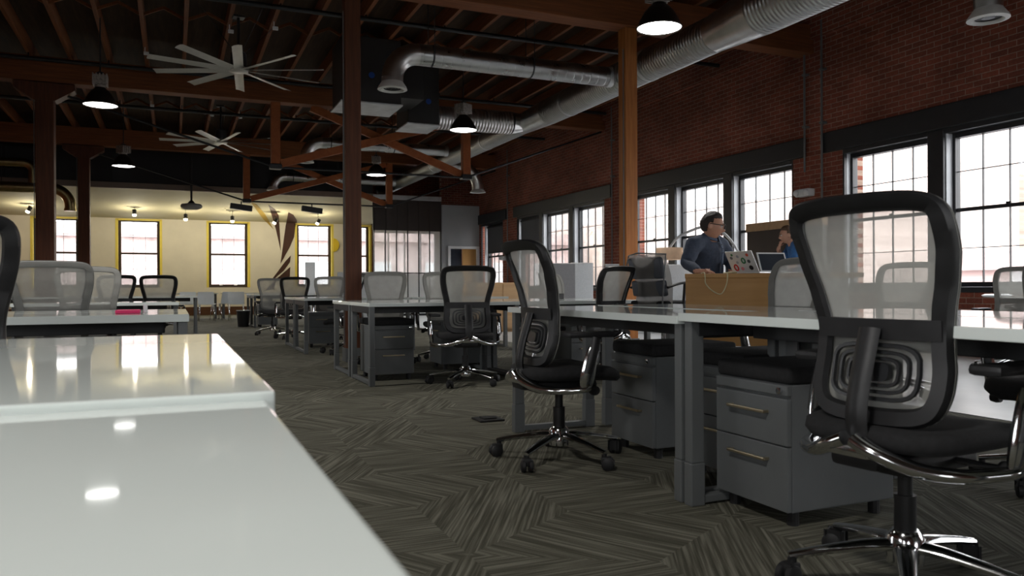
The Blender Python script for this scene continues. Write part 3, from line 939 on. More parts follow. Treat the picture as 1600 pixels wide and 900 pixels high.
for i, ((x, y), lab) in enumerate(lamp_spots):
    if i == 0:
        lamp0.location = (x, y, 3.55); lamp0['label'] = lab
    else:
        dup(lamp0, (x, y, 3.55), i * 0.7, lab)

def make_fan():
    t = thing('ceiling_fan', '', 'fan', (0, 0, 4.05), 0, 'ceiling fans')
    q = MB(); q.lathe([(0.001, -0.03), (0.10, -0.03), (0.14, -0.015), (0.14, 0.03), (0.09, 0.05), (0.001, 0.05)], 24); q.build('hub', M['fan'], t, True, 40)
    q = MB(); q.lathe([(0.11, 0.05), (0.12, 0.10), (0.11, 0.24), (0.06, 0.28), (0.001, 0.28)], 20); q.build('motor', M['black'], t, True, 40)
    q = MB(); q.cyl((0, 0, 0.28), (0, 0, 0.80), 0.022, n=10); q.box((-0.08, -0.08, 0.76), (0.08, 0.08, 0.79)); q.build('downrod', M['black'], t, True, 40)
    for k in range(10):
        a = 2 * PI * k / 10 + 0.12
        Mx = Matrix.Rotation(a, 4, 'Z') @ Matrix.Rotation(math.radians(16), 4, 'X')
        q = MB()
        prof = [(-0.065, 0.0), (-0.03, 0.012), (0.02, 0.012), (0.07, -0.006), (0.02, 0.002), (-0.03, 0.002)]
        q.prism(prof, 'X', 0.12, 1.23, Mx)
        q.build('blade', M['fan'], t)
    for k in range(4):
        a = 2 * PI * k / 4 + 0.4
        q = MB(); q.cyl((0.09 * math.cos(a), 0.09 * math.sin(a), 0.26), (0.62 * math.cos(a), 0.62 * math.sin(a), 0.80), 0.004, n=5); q.build('guy_wire', M['black_frame'], t)
    return t
fan0 = make_fan()
fan0.location = (0.898, 12.08, 4.05); fan0['label'] = 'large pale ten-blade ceiling fan at upper left, the nearer fan'; fan0.rotation_euler = (0, 0, 0.10)
f2 = dup(fan0, (0.974, 18.147, 4.05), -0.22, 'pale ten-blade ceiling fan farther back, looking smaller')

# small fittings on the roof
for (x, y, z, lab) in ((-0.38, 14.2, 4.74, 'tiny bright clip on a joist above the left lamp'), (0.82, 12.5, 4.74, 'tiny bright bracket above the large fan, left of its rod'), (1.42, 12.1, 4.74, 'tiny bright bracket above the large fan, right of its rod'),
                       (-0.38, 18.2, 4.74, 'tiny bright clip left of the far fan rod'), (0.82, 18.7, 4.74, 'tiny bright clip beside the far fan rod, the left one'), (1.42, 18.7, 4.74, 'tiny bright clip beside the far fan rod, the right one')):
    q = MB(); q.box((x - 0.04, y - 0.02, z - 0.03), (x + 0.04, y + 0.02, z + 0.02), 0.006); q.cyl((x - 0.02, y, z + 0.02), (x - 0.02, y, z + 0.12), 0.008, n=6)
    tag(q.build('pipe_clip', M['white_trim']), lab, 'clip')

# spot lights of the far room
for (x, z, lab) in ((-3.728, 3.115, 'small hanging spot light at the left end, beside the thick post'), (-1.033, 3.115, 'small hanging spot light over the left yellow-edged window'), (0.37, 3.026, 'small hanging spot light just under the projector'),
                    (1.71, 3.009, 'small hanging spot light over the middle yellow-edged window'), (2.993, 2.987, 'small tilted spot light over the mural leaves'), (4.332, 3.005, 'small tilted spot light over the right yellow-edged window')):
    y = 25.8
    zc = 3.56 - (y - 23.4) * 0.46 / 4.1
    t = thing('spot_light', lab, 'lamp', (x, y, z), 0, 'spot lights of the far room')
    tilt = 0.5 if x > 2.5 or x < -3 else 0.0
    Mx = Matrix.Rotation(tilt, 4, 'Y')
    q = MB(); q.lathe([(0.055, -0.03), (0.058, 0.10), (0.02, 0.12)], 14, Mx); q.build('can', M['black'], t, True, 40)
    q = MB(); q.lathe([(0.001, -0.10), (0.05, -0.09), (0.055, -0.03)], 14, Mx, cap=False); q.build('lens', M['spot'], t, True)
    q = MB(); q.cyl((0, 0, 0.1), (0, 0, zc - z), 0.006, n=6); q.build('stem', M['black'], t)
    P = bpy.data.lights.new('spot_bulb', 'POINT'); P.energy = 26.0; P.shadow_soft_size = 0.045; P.color = (1.0, 0.91, 0.70)
    po = bpy.data.objects.new('spot_bulb', P); COL.objects.link(po); po.location = (x, y, z - 0.16)

t = thing('projector', 'pale disc-shaped ceiling projector on a black pole before the cream ceiling', 'projector', (0.48, 23.1, 3.12))
q = MB(); q.lathe([(0.001, -0.10), (0.18, -0.09), (0.27, -0.04), (0.28, 0.01), (0.25, 0.05), (0.12, 0.07), (0.001, 0.075)], 28); q.build('housing', M['grey_wall'], t, True, 40)
q = MB(); q.lathe([(0.10, 0.07), (0.06, 0.13), (0.03, 0.15)], 18); q.build('mount', M['black'], t, True, 40)
q = MB(); q.cyl((0, 0, 0.13), (0, 0, 1.75), 0.028); q.build('pole', M['black'], t, True, 40)
for (x, lab) in ((1.68, 'black box speaker under the left shoe of the far truss'), (3.52, 'black box speaker under the middle of the far truss rod')):
    t = thing('hanging_speaker', lab, 'speaker', (x, 21.95, 3.02))
    Mx = Matrix.Rotation(0.12, 4, 'Y')
    q = MB(); q.box((-0.28, -0.08, -0.075), (0.28, 0.08, 0.075), 0.02, Mx)
    q.build('housing', M['black'], t)
    q = MB(); q.cyl((0, 0, 0.07), (0, 0, 0.16), 0.015, n=8); q.build('bracket', M['black'], t)

# pier fittings on the brick wall
for y, lab in ((9.28, 'thin steel conduit on the brick pier behind the near chair, left one'), (8.93, 'thin steel conduit on the brick pier behind the near chair, right one'), (15.05, 'steel conduit on the brick pier beside the orange post'), (20.95, 'steel conduit on the farthest brick pier')):
    q = MB(); q.cyl((8.93, y, 2.62 if y < 9.5 and y > 9 else 0.9), (8.93, y, 4.85), 0.016, n=8)
    for z in (3.3, 4.1):
        q.box((8.91, y - 0.035, z), (9.0, y + 0.035, z + 0.03))
    tag(q.build('wall_conduit', M['steel_grey'], smooth=True, angle=40), lab, 'conduit')
for (x, y, z, lab) in ((8.88, 9.28, 2.30, 'white twin-head emergency light on the brick pier'), (8.88, 21.2, 1.72, 'small white emergency light on the farthest brick pier')):
    t = thing('emergency_light', lab, 'light fitting', (x, y, z))
    q = MB(); q.box((-0.02, -0.14, -0.06), (0.12, 0.14, 0.06), 0.02); q.build('housing', M['white_plastic'], t)
    for s in (-1, 1):
        q = MB(); q.sphere((-0.03, s * 0.10, 0.0), 0.05, scale=(0.8, 1, 1)); q.build('lamp_head', M['white_plastic'], t, True)
for (y0, y1, z0, lab) in ((18.98, 20.36, 1.82, 'dark roller shade half down in the window left of the middle group'), (21.5, 22.95, 1.95, 'dark roller shade half down in the corner window')):
    t = thing('roller_shade', lab, 'shade', (9.11, (y0 + y1) / 2, 2.74))
    h = (y1 - y0) / 2
    q = MB(); q.box((-0.004, -h, z0 - 2.74), (0.004, h, 0)); q.build('cloth', M['shade_cloth'], t)
    q = MB(); q.cyl((0, -h, 0.0), (0, h, 0.0), 0.03); q.build('roller', M['black_frame'], t, True, 40)
    q = MB(); q.box((-0.012, -h, z0 - 2.77), (0.012, h, z0 - 2.74)); q.build('hem_bar', M['black_frame'], t)
q = MB(); q.box((1.81, 4.70, 0.0), (1.98, 4.87, 0.012), 0.004); q.box((1.85, 4.74, 0.012), (1.94, 4.83, 0.02), 0.003)
tag(q.build('floor_box', M['plate']), 'black square floor outlet plate set in the carpet', 'floor outlet')

# ================================================================== OUTSIDE
q = MB(); q.box((-60, -40, -1.3), (60, 90, -1.2))
struct(q.build('ground', M['asphalt']))
def facade(name, label, lo, hi, m, face, nx, nz):
    t = thing(name, label, 'building', ((lo[0] + hi[0]) / 2, (lo[1] + hi[1]) / 2, lo[2]))
    L = t.location
    q = MB(); q.box(tuple(a - c for a, c in zip(lo, L)), tuple(a - c for a, c in zip(hi, L))); q.build('walls', m, t)
    q = MB()
    if face == 'X':
        q.box((lo[0] - 0.35 - L.x, lo[1] - L.y, hi[2] - 0.5 - L.z), (lo[0] - L.x, hi[1] - L.y, hi[2] + 0.2 - L.z))
    else:
        q.box((lo[0] - L.x, lo[1] - 0.35 - L.y, hi[2] - 0.5 - L.z), (hi[0] - L.x, lo[1] - L.y, hi[2] + 0.2 - L.z))
    q.build('cornice', m, t)
    for i in range(nx):
        for j in range(nz):
            zc = 1.9 + j * (hi[2] - lo[2] - 1.5) / nz - (0.9 if hi[2] < 2 else 0)
            if face == 'X':
                u = lo[1] + (hi[1] - lo[1]) * (i + 0.5) / nx - L.y
                a, c = (lo[0] - 0.06 - L.x, u - 0.75, zc), (lo[0] + 0.05 - L.x, u + 0.75, zc + 1.7)
            else:
                u = lo[0] + (hi[0] - lo[0]) * (i + 0.5) / nx - L.x
                a, c = (u - 0.75, lo[1] - 0.06 - L.y, zc), (u + 0.75, lo[1] + 0.05 - L.y, zc + 1.7)
            w = MB(); w.box(a, c, 0.02); wo = w.build('window', M['white_trim'], t)
            a2, c2 = list(a), list(c)
            k = 0 if face == 'X' else 1
            a2[k] -= 0.02; c2[k] = a2[k] + 0.01
            o = 1 - k
            a2[o] += 0.1; c2[o] -= 0.1; a2[2] += 0.1; c2[2] -= 0.1
            w = MB(); w.box(a2, c2); w.build('pane', M['alu'], wo)
facade('brick_building', 'distant brick building with rows of windows seen through the net of the big near chair', (95.0, 66.0, -1.2), (110.0, 112.0, 15.0), M['outer_far'], 'X', 13, 6)
facade('brick_building', 'brick building whose corner stands at the left edge of the near right windows', (26.0, 24.0, -1.2), (36.0, 58.0, 9.0), M['outer_brick'], 'X', 8, 2)
facade('garage_building', 'low pinkish building along the bottom of the window at the right border', (26.0, -12.0, -1.2), (32.0, 20.0, 1.9), M['outer_pink'], 'X', 5, 1)
facade('brick_building', 'pinkish low building seen through the yellow-edged windows', (-16.0, 46.0, -1.2), (24.0, 56.0, 4.1), M['outer_pink'], 'Y', 11, 1)

# ================================================================== TASK CHAIR
OUT = [(0, 1.118), (0.10, 1.117), (0.185, 1.110), (0.228, 1.090), (0.247, 1.050), (0.249, 1.00), (0.243, 0.94), (0.228, 0.87), (0.212, 0.80), (0.205, 0.745), (0.207, 0.69), (0.212, 0.63), (0.208, 0.57), (0.185, 0.520), (0.14, 0.494), (0.07, 0.485), (0, 0.483)]
right = [tuple(p)[:2] for p in spline([(a, b, 0) for a, b in OUT], 4)]
OUTLINE = right + [(-x, z) for x, z in reversed(right[1:-1])]

def back_y(x, z):
    """rear-lean and hollow of the backrest"""
    zz = [(0.44, -0.235), (0.55, -0.222), (0.66, -0.200), (0.75, -0.195), (0.85, -0.215), (0.95, -0.245), (1.05, -0.285), (1.13, -0.325)]
    for (a, ya), (b, yb) in zip(zz[:-1], zz[1:]):
        if z <= b:
            t = max(0, (z - a) / (b - a))
            t = t * t * (3 - 2 * t) * 0.35 + t * 0.65
            y = ya + (yb - ya) * t
            break
    else:
        y = zz[-1][1]
    return y + 0.07 + 0.55 * x * x

def offset_poly(poly, d):
    n = len(poly)
    out = []
    for i in range(n):
        p, a, b = Vector((*poly[i], 0)), Vector((*poly[i - 1], 0)), Vector((*poly[(i + 1) % n], 0))
        t = (b - a).normalized()
        nrm = Vector((-t.y, t.x, 0))
        out.append((p.x - nrm.x * d, p.y - nrm.y * d))
    return out

def half_width(z):
    best = 0.0
    for (x0, z0), (x1, z1) in zip(right[:-1], right[1:]):
        if (z0 - z) * (z1 - z) <= 0 and abs(z0 - z1) > 1e-9:
            best = max(best, x0 + (x1 - x0) * (z - z0) / (z1 - z0))
    return best

def band(q, outer, inner, t0, t1):
    """thick ring between two outlines, from depth t0 (front) to t1 (rear), with rounded edge"""
    n = len(outer)
    mid_o = [(a[0] * 0.85 + b[0] * 0.15, a[1] * 0.85 + b[1] * 0.15) for a, b in zip(outer, inner)]
    mid_i = [(a[0] * 0.15 + b[0] * 0.85, a[1] * 0.15 + b[1] * 0.85) for a, b in zip(outer, inner)]
    def L(pl, t):
        return [Vector((x, back_y(x, z) + t, z)) for x, z in pl]
    tm = (t0 + t1) / 2
    rings = [L(mid_o, t0), L(outer, t0 - 0.006), L(outer, tm), L(mid_o, t1), L(mid_i, t1), L(inner, tm), L(mid_i, t0), L(mid_o, t0)]
    q.ring_strip(rings, True, False)

def make_chair():
    t = thing('task_chair', '', 'chair', (0, 0, 0), 0, 'mesh-back task chairs')
    # five-star base and casters
    q = MB()
    q.lathe([(0.001, 0.075), (0.05, 0.075), (0.052, 0.15), (0.036, 0.17), (0.001, 0.17)], 18)
    tips = []
    for k in range(5):
        a = 2 * PI * k / 5 + PI / 2
        ca, sa = math.cos(a), math.sin(a)
        pts = [(0.03 * ca, 0.03 * sa, 0.125), (0.10 * ca, 0.10 * sa, 0.122), (0.22 * ca, 0.22 * sa, 0.104), (0.325 * ca, 0.325 * sa, 0.083)]
        q.tube(spline(pts, 3), [0.031, 0.030, 0.029, 0.028, 0.026, 0.024, 0.022, 0.021, 0.020, 0.018][:len(spline(pts, 3))], 10, up=(0, 0, 1), sy=0.62)
        tips.append((0.315 * ca, 0.315 * sa, a))
    q.build('star_base', M['chrome'], t, True, 50)
    for x, y, a in tips:
        Mx = Matrix.Translation((x, y, 0)) @ Matrix.Rotation(a + 0.7, 4, 'Z')
        q = MB()
        for s in (-1, 1):
            W = Mx @ Matrix.Translation((0.018, s * 0.017, 0.031)) @ Matrix.Rotation(PI / 2, 4, 'X')
            q.lathe([(0.001, -0.012), (0.024, -0.012), (0.031, -0.007), (0.031, 0.007), (0.024, 0.012), (0.001, 0.012)], 16, W)
        q.box((-0.014, -0.022, 0.030), (0.034, 0.022, 0.066), 0.008, Mx)
        q.lathe([(0.013, 0.05), (0.013, 0.078), (0.001, 0.078)], 10, Matrix.Translation((x, y, 0)))
        q.build('caster', M['rubber'], t, True, 40)
    q = MB()
    q.cyl((0, 0, 0.165), (0, 0, 0.27), 0.030, n=16); q.cyl((0, 0, 0.27), (0, 0, 0.39), 0.020, n=14)
    q.build('gas_column', M['black'], t, True, 40)
    # mechanism
    q = MB()
    q.box((-0.12, -0.17, 0.355), (0.12, 0.16, 0.415), 0.022)
    q.box((-0.075, -0.23, 0.37), (0.075, -0.10, 0.43), 0.02)
    q.cyl((0.12, 0.05, 0.385), (0.24, 0.07, 0.38), 0.010, n=8); q.lathe([(0.022, -0.02), (0.026, 0.0), (0.022, 0.02)], 12, Matrix.Translation((0.25, 0.07, 0.38)) @ Matrix.Rotation(PI / 2, 4, 'Y'))
    q.build('tilt_mechanism', M['black'], t, True, 40)
    # seat
    q = MB()
    rows = []
    NS = 20
    for zoff, sc in ((0.0, 0.80), (0.010, 0.95), (0.028, 1.0), (0.052, 0.985), (0.066, 0.90), (0.070, 0.70), (0.069, 0.35)):
        ring = []
        for k in range(NS * 2):
            a = 2 * PI * k / (NS * 2)
            c, s = math.cos(a), math.sin(a)
            e = 0.55
            x = 0.25 * sc * math.copysign(abs(c) ** e, c)
            y = 0.03 + 0.245 * sc * math.copysign(abs(s) ** e, s)
            zf = 0.42 + zoff
            if y > 0.16:
                zf -= 0.55 * (y - 0.16) ** 1.3
            zf += 0.25 * max(0, abs(x) - 0.14) ** 1.5
            ring.append((x, y, zf))
        rows.append(ring)
    q.ring_strip(rows, True, True)
    q.build('seat', M['black_fabric'], t, True, 60)
    # backrest frame with upper and lower openings
    q = MB()
    inner = offset_poly(OUTLINE, 0.052)
    band(q, OUTLINE, inner, 0.014, -0.016)
    # waist bar
    rows_f, rows_b = [], []
    def bar(z0, z1, tf, tb, hw):
        n = 10
        ring = []
        for x in [(-hw + 2 * hw * k / n) for k in range(n + 1)]:
            pass
        A = []
        for z in (z0, z1):
            A.append([Vector((-hw + 2 * hw * k / n, back_y(-hw + 2 * hw * k / n, z) + tf, z)) for k in range(n + 1)])
        for z in (z1, z0):
            A.append([Vector((-hw + 2 * hw * k / n, back_y(-hw + 2 * hw * k / n, z) + tb, z)) for k in range(n + 1)])
        A.append(A[0])
        q.ring_strip(A, False, False)
    bar(0.722, 0.778, 0.012, -0.020, 0.190)
    q.build('back_frame', M['black'], t, True, 50)
    q = MB()
    band(q, offset_poly(OUTLINE, 0.002), offset_poly(OUTLINE, 0.047), 0.0215, 0.0175)
    q.build('front_border', M['net_border'], t, True, 50)
    # net: one sheet on the front side over the whole outline
    q = MB()
    zs = [0.4845 + (1.1165 - 0.4845) * (1 - math.cos(PI * k / 30)) / 2 for k in range(31)]
    rows = []
    for z in zs:
        w = half_width(z) + 0.0015
        rows.append([Vector((w * u, back_y(w * u, z) + 0.0165 - 0.012 * (abs(u) ** 8), z)) for u in [-1 + 2 * k / 14 for k in range(15)]])
    q.grid(rows)
    q.build('back_net', M['net'], t, True)
    # lumbar pad: stacked rounded rings
    q = MB()
    def rrect(hw, hh, n=24, e=0.5):
        return [(hw * math.copysign(abs(math.cos(2 * PI * k / n)) ** e, math.cos(2 * PI * k / n)), 0.632 + hh * math.copysign(abs(math.sin(2 * PI * k / n)) ** e, math.sin(2 * PI * k / n))) for k in range(n)]
    for hw, hh, wd in ((0.138, 0.080, 0.012), (0.110, 0.060, 0.010), (0.082, 0.042, 0.010)):
        band(q, rrect(hw, hh), rrect(hw - wd, hh - wd), 0.0, -0.014)
    pl = rrect(0.052, 0.026)
    q.ring_strip([[Vector((x, back_y(x, z) + 0.0, z)) for x, z in pl], [Vector((x, back_y(x, z) - 0.016, z)) for x, z in pl]], True, True)
    q.build('lumbar_pad', M['lumbar'], t, True, 50)
    # spine behind and chrome yoke
    q = MB()
    sp = [(0, -0.195, 0.415), (0, -0.215, 0.50), (0, -0.200, 0.60), (0, -0.170, 0.70), (0, -0.155, 0.752)]
    q.tube(spline(sp, 4), [0.030] * 17, 8, up=(1, 0, 0), sx=0.55, sy=1.15)
    q.build('spine', M['black'], t, True, 50)
    q = MB()
    for s in (-1, 1):
        y = [(s * 0.015, -0.235, 0.452), (s * 0.075, -0.232, 0.425), (s * 0.16, -0.185, 0.392), (s * 0.24, -0.12, 0.385), (s * 0.295, -0.02, 0.392), (s * 0.302, 0.02, 0.402)]
        pts = spline(y, 5)
        q.tube(pts, [0.032 - 0.012 * (i / (len(pts) - 1)) for i in range(len(pts))], 10, up=(0, 0, 1), sy=0.75)
    q.box((-0.07, -0.255, 0.405), (0.07, -0.175, 0.440), 0.014)
    q.build('yoke', M['chrome'], t, True, 50)
    for s in (-1, 1):
        q = MB()
        pts = spline([(s * 0.300, 0.0, 0.395), (s * 0.308, 0.008, 0.46), (s * 0.310, 0.025, 0.54), (s * 0.308, 0.045, 0.60)], 4)
        q.tube(pts, [0.020, 0.024, 0.028, 0.030, 0.031, 0.031, 0.030, 0.029, 0.028, 0.027, 0.025, 0.023, 0.020], 10, up=(1, 0, 0), sx=1.25, sy=0.62)
        po = q.build('arm_post', M['chrome'], t, True, 50)
        q = MB()
        q.tube(spline([(s * 0.322, 0.002, 0.47), (s * 0.326, 0.028, 0.56), (s * 0.320, 0.05, 0.64)], 4), 0.019, 10, up=(1, 0, 0), sx=1.2, sy=0.7)
        q.box((s * 0.275 - 0.043, -0.09, 0.640), (s * 0.275 + 0.043, 0.155, 0.668), 0.013)
        q.build('arm_pad', M['black'], po, True, 45)
    return t

G = 'mesh-back task chairs'
chair0 = make_chair()
def az(a):
    return -math.radians(a)
chairs = [
    (1.93, 1.62, 84, 'large black-framed task chair nearest the camera at right, its net back to us'),
    (1.79, 3.545, 92, 'task chair seen side-on by the aisle at the near right desk run'),
    (2.42, 6.66, 10, 'black-framed task chair pushed to the centre desks, seen straight from behind'),
    (3.72, 6.45, -22, 'black-framed task chair left of the orange post, turned a little to the left'),
    (2.25, 8.88, 195, 'pale-net task chair facing us behind the centre desks, just right of the dark red post'),
    (2.96, 8.88, 196, 'pale-net task chair facing us behind the centre desks, the right-hand one'),
    (2.35, 12.95, 192, 'pale-net task chair facing us left of the dark red post'),
    (2.12, 10.45, -60, 'task chair seen at an angle half behind the dark red post'),
    (1.93, 13.9, 6, 'small black-framed task chair in front of the right yellow-edged window'),
    (1.72, 15.3, 176, 'pale-net task chair just left of the small black-framed one by the mural'),
    (-0.73, 3.15, -8, 'black-edged task chair cut off by the left border of the picture'),
    (-0.70, 5.80, 168, 'widest pale-net task chair at left, facing us behind the left desks'),
    (-0.62, 7.25, 170, 'second pale-net task chair at left, just right of the widest one'),
    (-0.74, 12.1, -14, 'dark-framed task chair at left, turned away, left of the squarish one'),
    (-0.17, 12.3, 4, 'dark-framed task chair at left seen squarely from behind'),
    (3.57, 3.93, 270, 'grey-net task chair facing left behind the near right desks, next to the big chair'),
    (5.30, 4.55, 262, 'task chair visible only through the net of the big near chair'),
    (7.75, 5.25, 262, 'pale-net task chair at the right border near the brick wall'),
    (3.52, 2.15, 265, 'task chair behind the near right desks, only a caster of it in view'),
    (4.62, 9.05, 150, 'task chair with pale net left of the brick wall windows, behind the side-on chair'),
]
for i, (x, y, a, lab) in enumerate(chairs):
    if i == 0:
        chair0.location = (x, y, 0); chair0.rotation_euler = (0, 0, az(a)); chair0['label'] = lab
    else:
        c = dup(chair0, (x, y, 0), az(a), lab)
        c.scale = (1, 1, 0.985 if i == 1 else (1.0 if i == 10 else 0.95))

# ================================================================== DESKS
def desk(x0, x1, y0, y1, zt, label, group, axis='Y', legs=(1, 1), th=0.033, tray=True):
    """axis: direction of the long side; end frames stand at both ends of it"""
    cx, cy = (x0 + x1) / 2, (y0 + y1) / 2
    t = thing('bench_desk', label, 'desk', (cx, cy, 0), 0, group)
    L = (y1 - y0) if axis == 'Y' else (x1 - x0)
    D = (x1 - x0) if axis == 'Y' else (y1 - y0)
    R = Matrix.Identity(4) if axis == 'X' else Matrix.Rotation(PI / 2, 4, 'Z')
    l, d = L / 2, D / 2
    q = MB(); q.box((-l + 0.001, -d, zt - th), (l - 0.001, d, zt), 0.0035, R); q.build('desktop', M['laminate'], t)
    for s, on in zip((-1, 1), legs):
        if not on:
            continue
        xl = s * (l - 0.032)
        for sd in (-1, 1):
            yl = sd * (d - 0.055)
            q = MB()
            q.box((xl - 0.023, yl - 0.030, 0.17), (xl + 0.023, yl + 0.030, zt - th), 0.005, R)
            q.box((xl - 0.025, yl - 0.033, 0.0), (xl + 0.025, yl + 0.033, 0.17), 0.005, R)
            q.build('leg', M['steel_grey'], t)
        q = MB()
        q.box((xl - 0.020, -d + 0.08, 0.008), (xl + 0.020, d - 0.08, 0.040), 0.005, R)
        q.build('foot_rail', M['steel_grey'], t)
        q = MB()
        q.box((xl - 0.025, -d + 0.06, zt - th - 0.06), (xl + 0.025, d - 0.06, zt - th - 0.002), 0.004, R)
        q.build('cross_bar', M['steel_dark'], t)
    if tray:
        q = MB()
        q.box((-l + 0.12, -0.02, zt - th - 0.07), (l - 0.12, 0.02, zt - th), 0.004, R)
        q.build('cable_tray', M['steel_dark'], t)
    return t

g = 'white bench desks of the near right run'
desk(1.85, 2.44, 2.615, 4.345, 0.752, 'white bench desk behind the side-on chair, far end of the near right run', g)
desk(1.85, 2.44, 0.87, 2.61, 0.765, 'white bench desk behind the big near chair, above the drawer pedestal', g)
desk(1.85, 2.44, -0.88, 0.865, 0.765, 'white bench desk at the right border, nearest of the run', g)
desk(2.47, 3.06, 2.615, 4.345, 0.755, 'white bench desk on the far side of the near right run, by the counter', g)
desk(2.47, 3.06, 0.87, 2.61, 0.765, 'white bench desk on the far side of the near right run, behind the big chair', g)
desk(2.47, 3.06, -0.88, 0.865, 0.765, 'white bench desk on the far side of the near right run, at the right border', g)
g = 'white bench desks of the centre block'
desk(1.575, 3.03, 6.78, 7.62, 0.735, 'white bench desk in the centre with a chair seen from behind pushed to it', g, 'X')
desk(3.035, 4.50, 6.78, 7.62, 0.735, 'white bench desk in the centre block in front of the orange post', g, 'X')
desk(1.575, 3.03, 7.65, 8.50, 0.735, 'white bench desk on the far side of the centre block beside the dark red post', g, 'X')
desk(3.035, 4.50, 7.65, 8.50, 0.735, 'white bench desk on the far side of the centre block, right half', g, 'X')
g = 'white bench desks of the second block'
desk(1.58, 3.03, 10.52, 11.50, 0.735, 'white bench desk left of the dark red post, near side', g, 'X')
desk(3.035, 4.50, 10.52, 11.50, 0.735, 'white bench desk of the block behind the dark red post, right half', g, 'X')
desk(1.58, 3.03, 11.53, 12.50, 0.735, 'white bench desk left of the dark red post, far side', g, 'X')
g = 'white bench desks of the far block'
desk(1.63, 3.10, 18.05, 18.95, 0.735, 'small white bench desk below the mural, in front of the window wall', g, 'X')
desk(3.11, 4.60, 18.05, 18.95, 0.735, 'white bench desk of the far block, right half', g, 'X')
desk(1.63, 3.10, 18.98, 19.90, 0.735, 'white bench desk of the far block, far side', g, 'X')
g = 'white desks of the foreground'
desk(-1.50, 0.118, -0.42, 1.135, 0.715, 'glossy white desk filling the lower left foreground', g, 'X', tray=False)
desk(-1.50, 0.132, 1.14, 2.665, 0.726, 'glossy white desk just beyond the foreground one, mirroring the windows', g, 'X', tray=False)
g = 'white bench desks at left'
desk(-1.40, 0.08, 4.47, 5.06, 0.735, 'white bench desk at left with the pink paper on it', g, 'X', th=0.04)
desk(-2.90, -1.41, 4.47, 5.06, 0.735, 'white bench desk at left border, continuing the row', g, 'X', th=0.04)
desk(-1.40, 0.08, 5.08, 5.62, 0.735, 'white bench desk at left in front of the widest pale-net chair', g, 'X', th=0.04)
desk(-1.40, 0.06, 8.60, 9.30, 0.735, 'white bench desk at left behind the second pale-net chair', g, 'X')
desk(-1.40, 0.42, 15.40, 16.2, 0.735, 'white bench desk with a dark leg, standing before the row of white chairs', g, 'X')
desk(-2.90, -1.41, 15.40, 16.2, 0.735, 'white bench desk at left, farther row, hidden behind chairs', g, 'X')

def pedestal(x, y, rz, label, cushion=True, h=0.515):
    """front faces local -Y; origin at centre of the base"""
    t = thing('drawer_pedestal', label, 'drawer unit', (x, y, 0), rz, 'grey drawer pedestals')
    w, d = 0.20, 0.26
    q = MB(); q.box((-w, -d + 0.02, 0.055), (w, d, h), 0.006); q.build('carcass', M['steel_grey'], t)
    for sx in (-1, 1):
        for sy in (-1, 1):
            q = MB(); q.cyl((sx * 0.16, sy * 0.20, 0.0), (sx * 0.16, sy * 0.20, 0.055), 0.022, n=10); q.build('caster', M['rubber'], t)
    q = MB(); q.box((-w, -d, h - 0.04), (w, -d + 0.019, h - 0.003), 0.003); q.build('top_rail', M['steel_grey'], t)
    q = MB(); q.lathe([(0.012, 0), (0.012, 0.012), (0.006, 0.014)], 12, Matrix.Translation((w - 0.035, -d, h - 0.022)) @ Matrix.Rotation(PI / 2, 4, 'X')); q.build('lock', M['chrome'], t)
    zs = [0.058, 0.295, h - 0.046]
    for a, b in zip(zs[:-1], zs[1:]):
        q = MB(); q.box((-w + 0.001, -d, a), (w - 0.001, -d + 0.019, b - 0.005), 0.003); dr = q.build('drawer', M['steel_grey'], t)
        z = b - 0.06
        q = MB(); q.box((-0.105, -d - 0.027, z - 0.006), (0.105, -d - 0.017, z + 0.006), 0.003)
        for s in (-1, 1):
            q.box((s * 0.098 - 0.005, -d - 0.02, z - 0.005), (s * 0.098 + 0.005, -d + 0.002, z + 0.005))
        q.build('handle', M['pull'], dr)
    if cushion:
        q = MB(); q.box((-w - 0.006, -d + 0.005, h), (w + 0.006, d + 0.004, h + 0.062), 0.022, seg=3); q.build('cushion', M['black_fabric'], t, True, 50)
    return t
E90 = -PI / 2   # front towards -X
pedestal(2.27, 2.375, E90, 'grey drawer pedestal with black cushion beside the big near chair')
pedestal(2.46, 3.52, E90, 'grey drawer pedestal with black cushion behind the side-on chair')
pedestal(2.47, 2.86, E90, 'grey drawer pedestal mostly hidden behind the twin desk legs')
pedestal(1.90, 7.46, 0, 'grey drawer pedestal at the left end of the centre desks')
pedestal(2.86, 8.10, PI / 2 + PI, 'grey drawer pedestal behind the chair seen from behind at the centre desks', False)
pedestal(3.95, 7.4, 0, 'grey drawer pedestal under the right half of the centre desks', False)
pedestal(2.02, 11.9, 0, 'grey drawer pedestal under the desk left of the dark red post', False)
pedestal(1.96, 18.5, 0, 'dark grey drawer pedestal under the small desk below the mural')
pedestal(-0.145, 4.80, 0, 'grey pedestal at the right end of the left desk row', False, 0.60)

# ================================================================== COUNTER AND WHAT STANDS BY IT
CB, CR = (3.72, 5.15, 0), -math.radians(36)
def cpt(u, v, z):
    return (CB[0] + u * math.cos(CR) - v * math.sin(CR), CB[1] + u * math.sin(CR) + v * math.cos(CR), z)
t = thing('standing_counter', 'standing-height counter with an oak front panel where the two men meet', 'counter', CB, CR)
q = MB(); q.box((0, 0, 0.935), (1.32, 0.62, 0.97), 0.004); q.build('countertop', M['oak'], t)
q = MB(); q.box((0.005, 0.012, 0.40), (0.66, 0.040, 0.935), 0.003); q.build('front_panel', M['oak'], t)
q = MB(); q.box((0.665, 0.05, 0.30), (1.22, 0.075, 0.935), 0.003); q.build('modesty_panel', M['grey_wall'], t)
for x in (0.06, 0.70, 1.19):
    for y in (0.10, 0.57):
        q = MB(); q.box((x - 0.03, y - 0.03, 0), (x + 0.03, y + 0.03, 0.935), 0.005); q.build('leg', M['steel_grey'], t)
